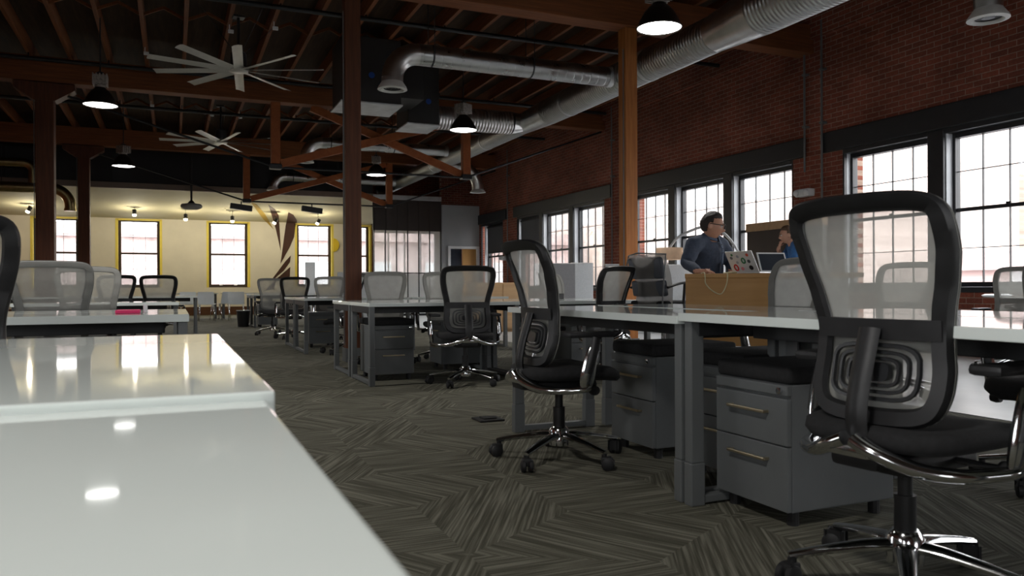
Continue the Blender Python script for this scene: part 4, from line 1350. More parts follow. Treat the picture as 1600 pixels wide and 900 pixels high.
q = MB(); q.box((0.06, 0.31, 0.06), (1.19, 0.35, 0.10), 0.004); q.build('stretcher', M['steel_grey'], t)

def laptop(loc, rz, label, m_lid, stickers=False, w=0.34, d=0.235, lean=20, screen=None, edge=None):
    t = thing('laptop', label, 'laptop', loc, rz)
    q = MB(); q.box((-w / 2, -d / 2, 0), (w / 2, d / 2, 0.014), 0.005); q.build('keyboard_deck', M['alu'], t)
    Mx = Matrix.Translation((0, d / 2, 0.012)) @ Matrix.Rotation(-math.radians(lean), 4, 'X')
    q = MB(); q.box((-w / 2, -0.004, 0), (w / 2, 0.004, d), 0.003, Mx); lid = q.build('lid', m_lid, t)
    q = MB(); q.box((-w / 2 + 0.014, -0.0052, 0.016), (w / 2 - 0.014, -0.004, d - 0.014), 0, Mx); q.build('screen', M['screen'], lid)
    if stickers:
        rr = random.Random(3)
        cols = [rgb(40, 110, 70), rgb(25, 25, 28), rgb(190, 45, 40), rgb(200, 80, 60), rgb(150, 160, 170), rgb(90, 100, 110), rgb(215, 130, 140), rgb(70, 80, 85)]
        sp = [(-0.03, 0.14, 0.021, 0, 1), (-0.10, 0.055, 0.027, 1, 0), (0.10, 0.06, 0.024, 2, 1), (-0.105, 0.205, 0.018, 3, 0), (0.02, 0.045, 0.020, 6, 0), (0.06, 0.12, 0.016, 4, 0), (0.12, 0.175, 0.018, 5, 0), (-0.10, 0.13, 0.020, 7, 0), (0.03, 0.19, 0.017, 4, 0), (0.10, 0.21, 0.014, 0, 0)]
        for i, (x, z, r, ci, ring) in enumerate([(x * 0.75, z * 0.76, r * 0.78, ci, ring) for x, z, r, ci, ring in sp]):
            m = mat('sticker_%d' % i, cols[ci], 0.5)
            Ms = Mx @ Matrix.Translation((x, 0.0042, z)) @ Matrix.Rotation(-PI / 2, 4, 'X')
            q = MB()
            if ring:
                q.tube([Ms @ Vector((r * math.cos(2 * PI * k / 20), 1.35 * r * math.sin(2 * PI * k / 20), 0.0008)) for k in range(21)], 0.006, 6, cap=False)
            else:
                q.lathe([(r, 0.0), (r, 0.0012)], 14, Ms)
            q.build('sticker', m, lid)
    return t
laptop(cpt(0.545, 0.22, 0.97), CR + PI - 0.80, 'silver laptop covered in stickers open on the counter, its lid towards us', M['lid'], True, 0.27, 0.19, 30)
laptop(cpt(0.76, 0.30, 0.97), CR + 0.45, 'laptop with white bezel and dark screen on the right of the counter', M['paper'], False, 0.26, 0.18, 24)
q = MB()
q.tube(spline([(0.13, 0.20, 0.007), (0.15, 0.03, 0.008), (0.155, -0.012, -0.03), (0.16, -0.015, -0.08), (0.21, -0.016, -0.135), (0.275, -0.015, -0.16), (0.315, -0.014, -0.09), (0.325, -0.012, -0.02), (0.33, 0.03, 0.008), (0.40, 0.12, 0.008), (0.30, 0.16, 0.008)], 5), 0.0048, 7)
o = q.build('cable', M['pale_wire'], smooth=True, loc=(CB[0], CB[1], 0.97)); o.rotation_euler = (0, 0, CR)
tag(o, 'pale cable hanging in a loop over the front of the oak counter', 'cable')

# drafting chair beside the counter
t = thing('drafting_chair', 'tall drafting chair with slate pads and a pale net shell left of the oak counter', 'chair', (4.36, 6.38, 0), az(80))
q = MB()
for k in range(5):
    a = 2 * PI * k / 5 + 0.3
    q.tube([(0.03 * math.cos(a), 0.03 * math.sin(a), 0.12), (0.31 * math.cos(a), 0.31 * math.sin(a), 0.075)], [0.028, 0.018], 8, sy=0.6)
q.cyl((0, 0, 0.08), (0, 0, 0.62), 0.026); q.tube(arc_pts((0, 0, 0.30), 0.22, 0, 2 * PI, 28, 'XY'), 0.011, 8, cap=False)
for k in range(3):
    a = 2 * PI * k / 3
    q.cyl((0, 0, 0.30), (0.22 * math.cos(a), 0.22 * math.sin(a), 0.30), 0.008, n=6)
q.build('star_base', M['chrome'], t, True, 50)
for k in range(5):
    a = 2 * PI * k / 5 + 0.3
    q = MB(); q.lathe([(0.001, -0.022), (0.032, -0.018), (0.032, 0.018), (0.001, 0.022)], 14, Matrix.Translation((0.31 * math.cos(a), 0.31 * math.sin(a), 0.032)) @ Matrix.Rotation(PI / 2, 4, 'X')); q.build('caster', M['rubber'], t, True, 40)
q = MB(); q.box((-0.24, -0.22, 0.66), (0.24, 0.24, 0.735), 0.03, seg=3); q.box((-0.12, -0.12, 0.60), (0.12, 0.12, 0.66), 0.02); q.build('seat', M['black_fabric'], t, True, 50)
q = MB()
rows = []
for z, y in ((0.70, -0.22), (0.85, -0.215), (0.98, -0.24), (1.10, -0.28), (1.17, -0.31)):
    rows.append([Vector((x * 0.25, y + 0.12 * x * x - 0.03, z)) for x in (-1, -0.75, -0.5, -0.25, 0, 0.25, 0.5, 0.75, 1)])
q.grid(rows); q.build('back_shell', M['net_dense'], t, True)
for z0, z1, y0 in ((0.78, 0.93, -0.20), (0.945, 1.15, -0.235)):
    q = MB()
    q.box((-0.22, -0.03, 0), (0.22, 0.03, z1 - z0), 0.022, Matrix.Translation((0, y0 + 0.03, z0)) @ Matrix.Rotation(0.2, 4, 'X'), 3)
    q.build('back_pad', M['grey_leather'], t, True, 50)
for s in (-1, 1):
    q = MB(); q.tube(spline([(s * 0.25, -0.19, 0.86), (s * 0.28, -0.05, 0.90), (s * 0.28, 0.20, 0.915)], 4), 0.02, 8, sy=0.6); q.cyl((s * 0.26, 0.0, 0.70), (s * 0.28, 0.0, 0.90), 0.014, n=8); q.build('armrest', M['black'], t, True, 50)
q = MB(); q.tube([(-0.26, -0.27, 0.70), (-0.27, -0.26, 0.95), (-0.255, -0.22, 1.17), (0, -0.345, 1.185), (0.255, -0.22, 1.17), (0.27, -0.26, 0.95), (0.26, -0.27, 0.70)], 0.008, 8); q.build('back_rim', M['steel_grey'], t, True, 50)

# mobile dark board, pale rail on top
t = thing('mobile_board', 'dark brown mobile board with a pale top rail standing before the brick wall windows', 'board', (8.34, 9.08, 0))
q = MB(); q.box((-0.04, -0.78, 0.55), (0.04, 0.78, 1.72), 0.006); q.build('panel', M['brown_board'], t)
q = MB(); q.box((-0.055, -0.79, 1.72), (0.055, 0.79, 1.845), 0.008); q.build('top_rail', M['tan'], t)
for y in (-0.7, 0.7):
    q = MB(); q.box((-0.03, y - 0.03, 0.06), (0.03, y + 0.03, 0.56), 0.004); q.box((-0.30, y - 0.03, 0.03), (0.30, y + 0.03, 0.07), 0.006); q.build('stand', M['steel_dark'], t)

# arc lamp
t = thing('arc_lamp', 'arc floor lamp with a peach drum shade and thin white bow behind the standing man', 'lamp', (8.43, 10.08, 0), -0.408)
q = MB(); q.lathe([(0.18, 0), (0.18, 0.03), (0.02, 0.045)], 24); q.build('base', M['paper'], t, True, 40)
pts = spline([(0.03, 0, 0.04), (0.02, 0, 0.7), (0, 0, 1.045), (-0.05, 0, 1.33), (-0.135, 0, 1.49), (-0.26, 0, 1.66), (-0.42, 0, 1.785), (-0.65, 0, 1.826), (-0.90, 0, 1.745), (-1.08, 0, 1.64), (-1.19, 0, 1.50), (-1.20, 0, 1.44)], 5)
q = MB(); q.tube(pts, 0.021, 8); q.build('bow', M['paper'], t, True)
q = MB(); q.lathe([(0.215, 1.30), (0.21, 1.49)], 28, Matrix.Translation((-1.20, 0, 0)), cap=False); q.build('lamp_shade', M['lamp_shade'], t, True, 40)

# white low dividers in front of the windows
def divider(x0, y0, x1, y1, z0, z1, label, m='divider'):
    L = math.hypot(x1 - x0, y1 - y0); a = math.atan2(y1 - y0, x1 - x0)
    t = thing('office_divider', label, 'divider', ((x0 + x1) / 2, (y0 + y1) / 2, 0), a)
    q = MB(); q.box((-L / 2, -0.02, z0), (L / 2, 0.02, z1), 0.008); q.build('panel', M[m], t)
    q = MB(); q.box((-L / 2, -0.025, z1), (L / 2, 0.025, z1 + 0.015), 0.004); q.build('top_trim', M['white_trim'], t)
    for s in (-1, 1):
        q = MB(); q.box((s * L * 0.45 - 0.02, -0.12, 0), (s * L * 0.45 + 0.02, 0.12, 0.03), 0.004); q.box((s * L * 0.45 - 0.015, -0.015, 0.03), (s * L * 0.45 + 0.015, 0.015, z0 + 0.01)); q.build('foot', M['steel_grey'], t)
    return t
divider(6.35, 10.9, 8.7, 10.9, 0.10, 1.22, 'wide white low divider behind the standing man and the drafting chair')
divider(6.15, 12.55, 6.62, 12.45, 0.15, 1.28, 'grey low divider panel beside the black-framed chair left of the orange post', 'grey_divider')
divider(6.70, 12.75, 7.15, 12.75, 0.15, 1.30, 'white low divider panel just left of the orange post')
divider(3.45, 18.0, 4.85, 18.0, 0.15, 1.22, 'white low divider left of the dark red post, before the glazed partition')
divider(3.13, 20.6, 3.38, 20.6, 0.2, 1.52, 'narrow white divider panel beside the yellow-edged window')

# tan cabinet at the far centre and a pale chair by it
t = thing('low_cabinet', 'low tan cabinet seen between the two black-framed chairs, below the doorway', 'cabinet', (5.85, 14.2, 0))
q = MB(); q.box((-0.55, -0.22, 0.05), (0.55, 0.22, 0.96), 0.006); q.box((-0.5, -0.17, 0), (0.5, 0.2, 0.05)); q.build('carcass', M['tan'], t)
for s in (-1, 1):
    q = MB(); q.box((s * 0.27 - 0.26, -0.238, 0.08), (s * 0.27 + 0.26, -0.221, 0.93), 0.003); dr = q.build('door', M['tan'], t)
    q = MB(); q.box((s * 0.05 - 0.006, -0.256, 0.5), (s * 0.05 + 0.006, -0.238, 0.62), 0.003); q.build('handle', M['alu'], dr)
q = MB(); q.box((4.02, 8.05, 0.735), (4.14, 8.13, 0.795), 0.006)
tag(q.build('desk_box', M['black']), 'small dark box lying on the centre desks behind the black-framed chair', 'box')
q = MB()
q.box((-0.285, 4.72, 0.7355), (-0.165, 4.86, 0.755), 0.004)
tag(q.build('notepad', M['pink']), 'hot pink pad lying on the left white desk', 'notepad')
q = MB(); q.box((-0.150, 4.78, 0.7355), (-0.128, 4.81, 0.785), 0.005)
tag(q.build('desk_block', M['paper']), 'small white block on the left desk beside the pink pad', 'block')

# row of white shell chairs, tables and bin in front of the far room
def make_shell():
    t = thing('shell_chair', '', 'chair', (0, 0, 0), 0, 'white shell chairs by the far wall')
    q = MB()
    rows = []
    for y, z, w in ((0.22, 0.435, 0.20), (0.12, 0.445, 0.215), (-0.08, 0.435, 0.215), (-0.17, 0.45, 0.21), (-0.205, 0.52, 0.205), (-0.225, 0.64, 0.215), (-0.25, 0.775, 0.20)):
        rows.append([Vector((w * u, y + (0.03 * u * u if z > 0.5 else 0), z + (0.012 * u * u if z < 0.5 else 0))) for u in (-1, -0.8, -0.4, 0, 0.4, 0.8, 1)])
    q.grid(rows)
    bmesh.ops.solidify(q.bm, geom=q.bm.faces[:], thickness=0.008)
    q.build('shell', M['white_plastic'], t, True, 50)
    for sx in (-1, 1):
        for y0, y1 in ((0.14, 0.19), (-0.12, -0.20)):
            q = MB(); q.cyl((sx * 0.17, y0, 0.44), (sx * 0.20, y1, 0.0), 0.011, n=8); q.build('leg', M['chrome'], t, True)
    return t
shell0 = make_shell()
ss = [(0.83, 22.5, PI + 0.05, 'white shell chair under the middle yellow-edged window, leftmost of the row'), (1.21, 23.2, 0.9, 'white shell chair under the middle yellow-edged window, turned sideways in the row'), (1.58, 22.4, PI - 0.05, 'white shell chair under the middle yellow-edged window, rightmost of the row'), (0.38, 22.9, PI, 'white shell chair half behind the dark desk leg at left')]
for i, (x, y, r, lab) in enumerate(ss):
    if i == 0:
        shell0.location = (x, y, 0); shell0.rotation_euler = (0, 0, r); shell0['label'] = lab
    else:
        dup(shell0, (x, y, 0), r, lab)
def side_table(x0, x1, y0, y1, z, label):
    t = thing('side_table', label, 'table', ((x0 + x1) / 2, (y0 + y1) / 2, 0))
    w, d = (x1 - x0) / 2, (y1 - y0) / 2
    q = MB(); q.box((-w, -d, z - 0.03), (w, d, z), 0.004); q.build('tabletop', M['laminate'], t)
    for sx in (-1, 1):
        for sy in (-1, 1):
            q = MB(); q.box((sx * (w - 0.06) - 0.02, sy * (d - 0.06) - 0.02, 0), (sx * (w - 0.06) + 0.02, sy * (d - 0.06) + 0.02, z - 0.03), 0.004); q.build('leg', M['steel_grey'], t)
side_table(-0.6, 1.2, 24.0, 24.7, 0.74, 'white table behind the row of white shell chairs, left')
side_table(1.3, 3.1, 24.0, 24.7, 0.74, 'white table behind the row of white shell chairs, right')
t = thing('waste_bin', 'dark grey waste bin with a pale rim beside the small desk below the mural', 'bin', (1.47, 18.75, 0))
q = MB(); q.lathe([(0.12, 0.0), (0.15, 0.36), (0.14, 0.36), (0.11, 0.02), (0.001, 0.02)], 20, cap=False); q.build('bucket', M['steel_dark'], t, True, 40)
q = MB(); q.tube(arc_pts((0, 0, 0.365), 0.148, 0, 2 * PI, 24, 'XY'), 0.010, 6, cap=False); q.build('rim', M['paper'], t, True)
t = thing('bar_stool', 'small round white stool in front of the brick below the right window', 'stool', (8.15, 5.68, 0))
q = MB(); q.lathe([(0.001, 0.77), (0.11, 0.775), (0.145, 0.76), (0.13, 0.742), (0.001, 0.735)], 24); q.build('seat', M['white_plastic'], t, True, 40)
q = MB(); q.cyl((0, 0, 0.03), (0, 0, 0.74), 0.02); q.build('post', M['chrome'], t, True, 40)
q = MB(); q.lathe([(0.17, 0), (0.17, 0.02), (0.03, 0.035)], 24); q.build('base', M['steel_dark'], t, True, 40)

# ================================================================== PEOPLE
def evaluated(o):
    dg = bpy.context.evaluated_depsgraph_get()
    dg.update()
    me = bpy.data.meshes.new_from_object(o.evaluated_get(dg))
    return me

def fuse(q, name, material, parent, voxel=0.007, smooth=5, wrinkle=0.0, wscale=9.0):
    """merge the shapes of a builder into one continuous skin"""
    o = q.build(name + '_raw', material)
    r = o.modifiers.new('r', 'REMESH'); r.mode = 'VOXEL'; r.voxel_size = voxel
    s = o.modifiers.new('s', 'SMOOTH'); s.factor = 0.5; s.iterations = smooth
    me = evaluated(o)
    raw = o.data
    bpy.data.objects.remove(o)
    bpy.data.meshes.remove(raw)
    if wrinkle:
        me.update()
        ns = [v.normal.copy() for v in me.vertices]
        for v, n in zip(me.vertices, ns):
            k = mnoise.noise(Vector((v.co.x * wscale, v.co.y * wscale, v.co.z * wscale * 1.8))) + 0.5 * mnoise.noise(v.co * wscale * 3)
            v.co += n * (wrinkle * k)
    me.name = name
    me.polygons.foreach_set('use_smooth', [True] * len(me.polygons))
    if not me.materials:
        me.materials.append(material)
    p = bpy.data.objects.new(name, me)
    COL.objects.link(p)
    p.parent = parent
    return p

M['skin'] = mat('skin_light', (0.46, 0.245, 0.165), 0.5, 0, 0.06, 12)
M['denim'] = mat('blue_chambray', (0.050, 0.066, 0.102), 0.85, 0, 0.16, 60, (1, 1, 1), 0.1)
M['denim_light'] = mat('blue_chambray_light', (0.075, 0.10, 0.155), 0.85, 0, 0.1, 60)
M['tee'] = mat('blue_tee', (0.030, 0.105, 0.27), 0.9, 0, 0.1, 30, (1, 1, 1), 0.1)
M['trouser'] = mat('dark_trousers', (0.025, 0.026, 0.030), 0.9, 0, 0.15, 40)
M['hair_dark'] = mat('dark_hair', (0.018, 0.012, 0.009), 0.6, 0, 0.4, 90, (1, 1, 1), 0.5)
M['hair_brown'] = mat('brown_hair', (0.085, 0.048, 0.025), 0.6, 0, 0.4, 90, (1, 1, 1), 0.5)
M['eye'] = mat('eye_white', (0.62, 0.60, 0.57), 0.25, 0, 0.05, 10)
M['iris'] = mat('dark_iris', (0.03, 0.02, 0.015), 0.2, 0, 0.2, 30)
M['lip'] = mat('lip', (0.36, 0.14, 0.11), 0.45, 0, 0.05, 20)
M['leather'] = mat('black_leather', (0.02, 0.018, 0.016), 0.4, 0, 0.2, 20)

def head_point(d, off=0.0):
    """unit direction -> point of the head surface (x right, y forward, z up)"""
    x, y, z = d
    px, py, pz = x * 0.076, y * 0.097, z * 0.115
    if z < 0:
        t = -z
        px *= 1 - 0.34 * t ** 1.5
        if y < 0:
            py *= 1 - 0.42 * t
        else:
            py *= 1 - 0.10 * t
    if y > 0.2:
        f = min(1, (y - 0.2) / 0.4)
        g = lambda cx, cz, sx, sz: math.exp(-((abs(px) - cx) / sx) ** 2 - ((pz - cz) / sz) ** 2)
        py += f * (0.026 * g(0, -0.026, 0.013, 0.016) + 0.012 * g(0, -0.004, 0.010, 0.022) + 0.006 * g(0.025, 0.030, 0.03, 0.010) - 0.010 * g(0.032, 0.008, 0.015, 0.012)
                   + 0.007 * g(0, -0.060, 0.022, 0.009) - 0.003 * g(0, -0.0735, 0.02, 0.005) + 0.013 * g(0, -0.096, 0.024, 0.018) + 0.004 * g(0.042, -0.02, 0.018, 0.016))
    p = Vector((px, py, pz))
    if off:
        p += Vector((d[0], d[1], d[2])) * off
    return p

def head_shape(q, Mh, seg=48, ring=36):
    rows = []
    for i in range(1, ring):
        th = PI * i / ring
        rows.append([Mh @ head_point((math.sin(th) * math.cos(2 * PI * k / seg), math.sin(th) * math.sin(2 * PI * k / seg), math.cos(th))) for k in range(seg)])
    q.ring_strip(rows, True, True)
    for s in (-1, 1):
        Me = Mh @ Matrix.Translation((s * 0.077, -0.012, -0.008)) @ Matrix.Rotation(s * 0.35, 4, 'Z')
        bmesh.ops.create_uvsphere(q.bm, u_segments=14, v_segments=10, radius=1, matrix=Me @ Matrix.Diagonal((0.010, 0.020, 0.032, 1)))

def hair_mesh(Mh, thick, line, sides, seed):
    """closed cap over the skull; line(x,y) tells where hair grows"""
    q = MB()
    seg, ring = 64, 48
    grid = {}
    for i in range(0, ring + 1):
        th = PI * i / ring
        for k in range(seg):
            d = (math.sin(th) * math.cos(2 * PI * k / seg), math.sin(th) * math.sin(2 * PI * k / seg), math.cos(th))
            lim = line(d)
            if d[2] >= lim:
                edge = min(1, (d[2] - lim) / 0.22)
                nz = mnoise.noise(Vector((d[0] * 7 + seed, d[1] * 7, d[2] * 7))) * 0.006 + mnoise.noise(Vector((d[0] * 22 + seed, d[1] * 22, d[2] * 8))) * 0.004
                top = max(0, d[2])
                o = 0.004 + edge * (thick * (0.55 + 0.45 * top)) + nz * edge
                grid[(i, k)] = (q.bm.verts.new(Mh @ head_point(d, o)), q.bm.verts.new(Mh @ head_point(d, -0.004)))
    done = []
    for i in range(ring):
        for k in range(seg):
            ks = [(i, k), (i, (k + 1) % seg), (i + 1, (k + 1) % seg), (i + 1, k)]
            if all(a in grid for a in ks):
                for w in (0, 1):
                    try:
                        q.bm.faces.new([grid[a][w] for a in ks])
                    except ValueError:
                        pass
                done.append((i, k))
    ds = set(done)
    for (i, k) in done:
        for (di, dk, a, b_) in ((1, 0, (i + 1, k), (i + 1, (k + 1) % seg)), (0, 1, (i, (k + 1) % seg), (i + 1, (k + 1) % seg)), (0, -1, (i, k), (i + 1, k))):
            if ((i + di), (k + dk) % seg) not in ds and a in grid and b_ in grid:
                try:
                    q.bm.faces.new((grid[a][0], grid[b_][0], grid[b_][1], grid[a][1]))
                except ValueError:
                    pass
    bmesh.ops.remove_doubles(q.bm, verts=q.bm.verts[:], dist=0.0004)
    return q

def frame(fwd, up):
    f = Vector(fwd).normalized(); u = Vector(up)
    r = f.cross(u).normalized(); u = r.cross(f).normalized()
    return Matrix(((r.x, f.x, u.x, 0), (r.y, f.y, u.y, 0), (r.z, f.z, u.z, 0), (0, 0, 0, 1)))

def hand_shape(q, wrist, direction, palm_n, curl, side, spread=0.12):
    """palm and five fingers; direction from wrist to fingers, palm_n points out of the palm"""
    Fm = frame(direction, -Vector(palm_n))
    T = Matrix.Translation(Vector(wrist)) @ Fm          # y: to the fingertips, z: back of the hand, x: right
    q.box((-0.040, 0.0, -0.013), (0.040, 0.092, 0.013), 0.012, T, 3)
    q.tube([T @ Vector((0, -0.03, 0)), T @ Vector((0, 0.03, 0))], [0.026, 0.030], 12, sy=0.75)
    for i, (x, L) in enumerate(((-0.030, 0.068), (-0.010, 0.078), (0.011, 0.074), (0.031, 0.058))):
        if side < 0:
            x = -x
        a0 = -spread * (x / 0.03)
        p = Vector((x, 0.082, 0.0)); ang = 0.0
        pts = [p.copy()]
        for k, fr in enumerate((0.45, 0.32, 0.23)):
            ang -= curl * (0.7 + 0.3 * k)
            p = p + Vector((math.sin(-a0) * L * fr, math.cos(ang) * L * fr, math.sin(ang) * L * fr))
            pts.append(p.copy())
        q.tube([T @ v for v in pts], [0.0095, 0.0088, 0.0080, 0.0068], 9)
        q.sphere(T @ pts[-1], 0.0068, 8, 6)
    s = -1 if side > 0 else 1
    pts = [Vector((s * 0.026, 0.018, -0.004)), Vector((s * 0.050, 0.045, -0.010)), Vector((s * 0.060, 0.074, -0.014 - 0.02 * curl)), Vector((s * 0.060, 0.098, -0.018 - 0.04 * curl))]
    q.tube([T @ v for v in pts], [0.015, 0.0115, 0.0098, 0.0075], 9)
    q.sphere(T @ pts[-1], 0.0075, 8, 6)

def loft(q, secs, n=24):
    """secs: centre, right axis, forward axis, half width, half depth"""
    rings = []
    for c, r, f, w, d in secs:
        c, r, f = Vector(c), Vector(r).normalized(), Vector(f).normalized()
        rings.append([c + r * (w * math.cos(2 * PI * k / n)) + f * (d * math.sin(2 * PI * k / n)) for k in range(n)])
    q.ring_strip(rings, True, True)

def limb(q, pts, rs, n=14):
    P = [tuple(p) + (r,) for p, r in zip(pts, rs)]
    S = []
    m = 5
    for (a, b) in zip(P[:-1], P[1:]):
        for k in range(m):
            t = k / m
            S.append([a[i] + (b[i] - a[i]) * t for i in range(4)])
    S.append(P[-1])
    q.tube([s[:3] for s in S], [s[3] for s in S], n)
    for s, in zip(P):
        q.sphere(s[:3], s[3] * 0.98, 12, 8)

def person(name, label, base, J, fwd, right_, head_f, head_up, clothes, hair, glasses, hands):
    """J: joints in world coordinates"""
    t = thing(name, label, 'person', base)
    B = Vector(base)
    L = {k: Vector(v) - B for k, v in J.items()}
    f, r = Vector(fwd).normalized(), Vector(right_).normalized()
    Mh = Matrix.Translation(L['head']) @ frame(head_f, head_up)
    # ---- one continuous body
    q = MB()
    def torso(k):
        return [(L['pelvis'] + Vector((0, 0, -0.09)), r, f, 0.142 + k, 0.105 + k), (L['pelvis'], r, f, 0.152 + k, 0.112 + k), (L['waist'], r, f, 0.132 + k, 0.096 + k),
                (L['chest'], r, f, 0.152 + k, 0.112 + k), (L['chest'] * 0.4 + L['neck'] * 0.6, r, f, 0.145 + k, 0.094 + k), (L['neck'] - Vector((0, 0, 0.030)), r, f, 0.078 + k, 0.064 + k)]
    loft(q, torso(0))
    limb(q, [L['neck'] - Vector((0, 0, 0.03)), L['neck'] * 0.45 + L['head'] * 0.55], [0.058, 0.050])
    for s in 'ab':
        limb(q, [L['sho_' + s], L['elb_' + s], L['wri_' + s]], [0.056, 0.040, 0.027])
        limb(q, [L['hip_' + s], L['kne_' + s], L['ank_' + s]], [0.085, 0.055, 0.036])
        toe = L['ank_' + s] + f * 0.15
        limb(q, [L['ank_' + s] + Vector((0, 0, -0.03)), Vector((toe.x, toe.y, 0.035))], [0.036, 0.03])
    for s, (dr, pn, cu, sd) in hands.items():
        hand_shape(q, L['wri_' + s], dr, pn, cu, sd)
    head_shape(q, Mh)
    fuse(q, 'body', M['skin'], t, 0.0058, 3)
    # ---- clothes
    q = MB()
    k = 0.016
    sec = torso(k)
    if clothes['kind'] == 'shirt':
        sec = [(L['pelvis'] + Vector((0, 0, -0.10)), r, f, 0.182, 0.136)] + sec[1:]
    loft(q, sec)
    for s in 'ab':
        if clothes['kind'] == 'shirt':
            limb(q, [L['neck'] * 0.55 + L['sho_' + s] * 0.45, L['sho_' + s], L['elb_' + s], L['wri_' + s] * 0.93 + L['elb_' + s] * 0.07], [0.070, 0.076, 0.058, 0.040])
        else:
            limb(q, [L['neck'] * 0.55 + L['sho_' + s] * 0.45, L['sho_' + s], L['sho_' + s] * 0.40 + L['elb_' + s] * 0.60], [0.070, 0.078, 0.066])
    sh = fuse(q, clothes['kind'].replace('tee', 't_shirt'), clothes['mat'], t, 0.009, 5, 0.007 if clothes['kind'] == 'shirt' else 0.005)
    if clothes['kind'] == 'shirt':
        q = MB()
        up = (L['head'] - L['neck']).normalized()
        c = L['neck'] + Vector((0, 0, 0.022))
        rows = []
        for dz, w in ((-0.02, 0.082), (0.030, 0.070), (0.034, 0.074), (-0.018, 0.098)):
            rows.append([c + up * dz + r * (w * math.cos(a)) + f * (w * 0.92 * math.sin(a)) - Vector((0, 0, 0.03)) * max(0, math.sin(a)) for a in [PI / 2 + 0.20 + (2 * PI - 0.40) * i / 26 for i in range(27)]])
        rows.append(rows[0])
        q.ring_strip(rows, False, False)
        q.build('collar', M['denim_light'], sh, True, 50)
        q = MB()
        A = []
        for i in range(13):
            u = i / 12
            c0 = (L['neck'] - Vector((0, 0, 0.02))).lerp(L['chest'], min(1, u * 2)) if u < 0.5 else L['chest'].lerp(L['pelvis'] - Vector((0, 0, 0.06)), u * 2 - 1)
            dep = 0.092 + (0.142 - 0.092) * min(1, u * 2.4)
            A.append([c0 + f * (dep + 0.004) - r * 0.016, c0 + f * (dep + 0.010) - r * 0.012, c0 + f * (dep + 0.010) + r * 0.012, c0 + f * (dep + 0.004) + r * 0.016])
        q.ring_strip(A, True, True)
        pk = q.build('placket', M['denim_light'], sh, True, 50)
        for i in (2, 4, 6, 8, 10):
            q = MB(); q.sphere((A[i][1] + A[i][2]) / 2, 0.0055, 8, 6); q.build('button', M['steel_dark'], pk, True)
    q = MB()
    loft(q, [(L['pelvis'] + Vector((0, 0, -0.13)), r, f, 0.155, 0.118), (L['pelvis'] + Vector((0, 0, -0.02)), r, f, 0.176, 0.127), (L['pelvis'] + Vector((0, 0, 0.04)), r, f, 0.168, 0.120)])
    for s in 'ab':
        limb(q, [L['hip_' + s], L['kne_' + s], L['ank_' + s] + Vector((0, 0, -0.02))], [0.100, 0.074, 0.058])
    fuse(q, 'trousers', M['trouser'], t, 0.010, 4, 0.004)
    for s in 'ab':
        a = L['ank_' + s]
        q = MB()
        g = Vector((f.x, f.y, 0)).normalized()
        rows = []
        for u, w, h in ((-0.07, 0.030, 0.07), (-0.03, 0.042, 0.095), (0.05, 0.042, 0.085), (0.12, 0.048, 0.060), (0.18, 0.042, 0.045), (0.205, 0.020, 0.032)):
            c = Vector((a.x, a.y, 0)) + g * u
            side = Vector((g.y, -g.x, 0))
            rows.append([c + side * (w * math.cos(b)) + Vector((0, 0, max(0.0, h * 0.5 + h * 0.5 * math.sin(b)))) for b in [2 * PI * i / 14 for i in range(14)]])
        q.ring_strip(rows, True, True)
        q.build('shoe', M['leather'], t, True, 60)
    # ---- head details
    q = hair_mesh(Mh, hair['thick'], hair['line'], 0, hair['seed'])
    hm = q.build('hair', hair['mat'], t, True, 70)
    for s in (-1, 1):
        q = MB(); q.sphere(Mh @ Vector((s * 0.032, 0.079, 0.008)), 0.0118, 12, 8); e = q.build('eye', M['eye'], t, True)
        q = MB(); q.sphere(Mh @ Vector((s * 0.032, 0.0862, 0.008)), 0.0058, 10, 6); q.build('iris', M['iris'], e, True)
        q = MB(); q.tube([Mh @ Vector((s * x, y, z)) for x, y, z in ((0.015, 0.100, 0.028), (0.032, 0.099, 0.034), (0.050, 0.088, 0.028))], [0.004, 0.005, 0.003], 8, sy=0.8); q.build('eyebrow', hair['mat'], t, True)
    q = MB(); q.tube([Mh @ Vector(p) for p in ((-0.022, 0.090, -0.0665), (-0.008, 0.0985, -0.0655), (0.008, 0.0985, -0.0655), (0.022, 0.090, -0.0665))], [0.003, 0.0062, 0.0062, 0.003], 8); q.build('lips', M['lip'], t, True)
    if glasses:
        q = MB()
        for s in (-1, 1):
            ring = [Mh @ Vector((s * 0.034 + 0.027 * math.copysign(abs(math.cos(a)) ** 0.7, math.cos(a)), 0.111 - 0.10 * abs(0.034 * s + 0.027 * math.cos(a)) ** 1.5 * 3, 0.007 + 0.019 * math.copysign(abs(math.sin(a)) ** 0.7, math.sin(a)))) for a in [2 * PI * i / 24 for i in range(25)]]
            q.tube(ring, 0.0036, 6, cap=False)
            q.tube([Mh @ Vector((s * 0.061, 0.099, 0.014)), Mh @ Vector((s * 0.079, 0.06, 0.014)), Mh @ Vector((s * 0.084, -0.01, 0.012)), Mh @ Vector((s * 0.082, -0.03, -0.006))], 0.0034, 6)
        q.tube([Mh @ Vector((-0.008, 0.113, 0.014)), Mh @ Vector((0.008, 0.113, 0.014))], 0.003, 6)
        q.build('eyeglasses', M['black'], t, True, 60)
    return t

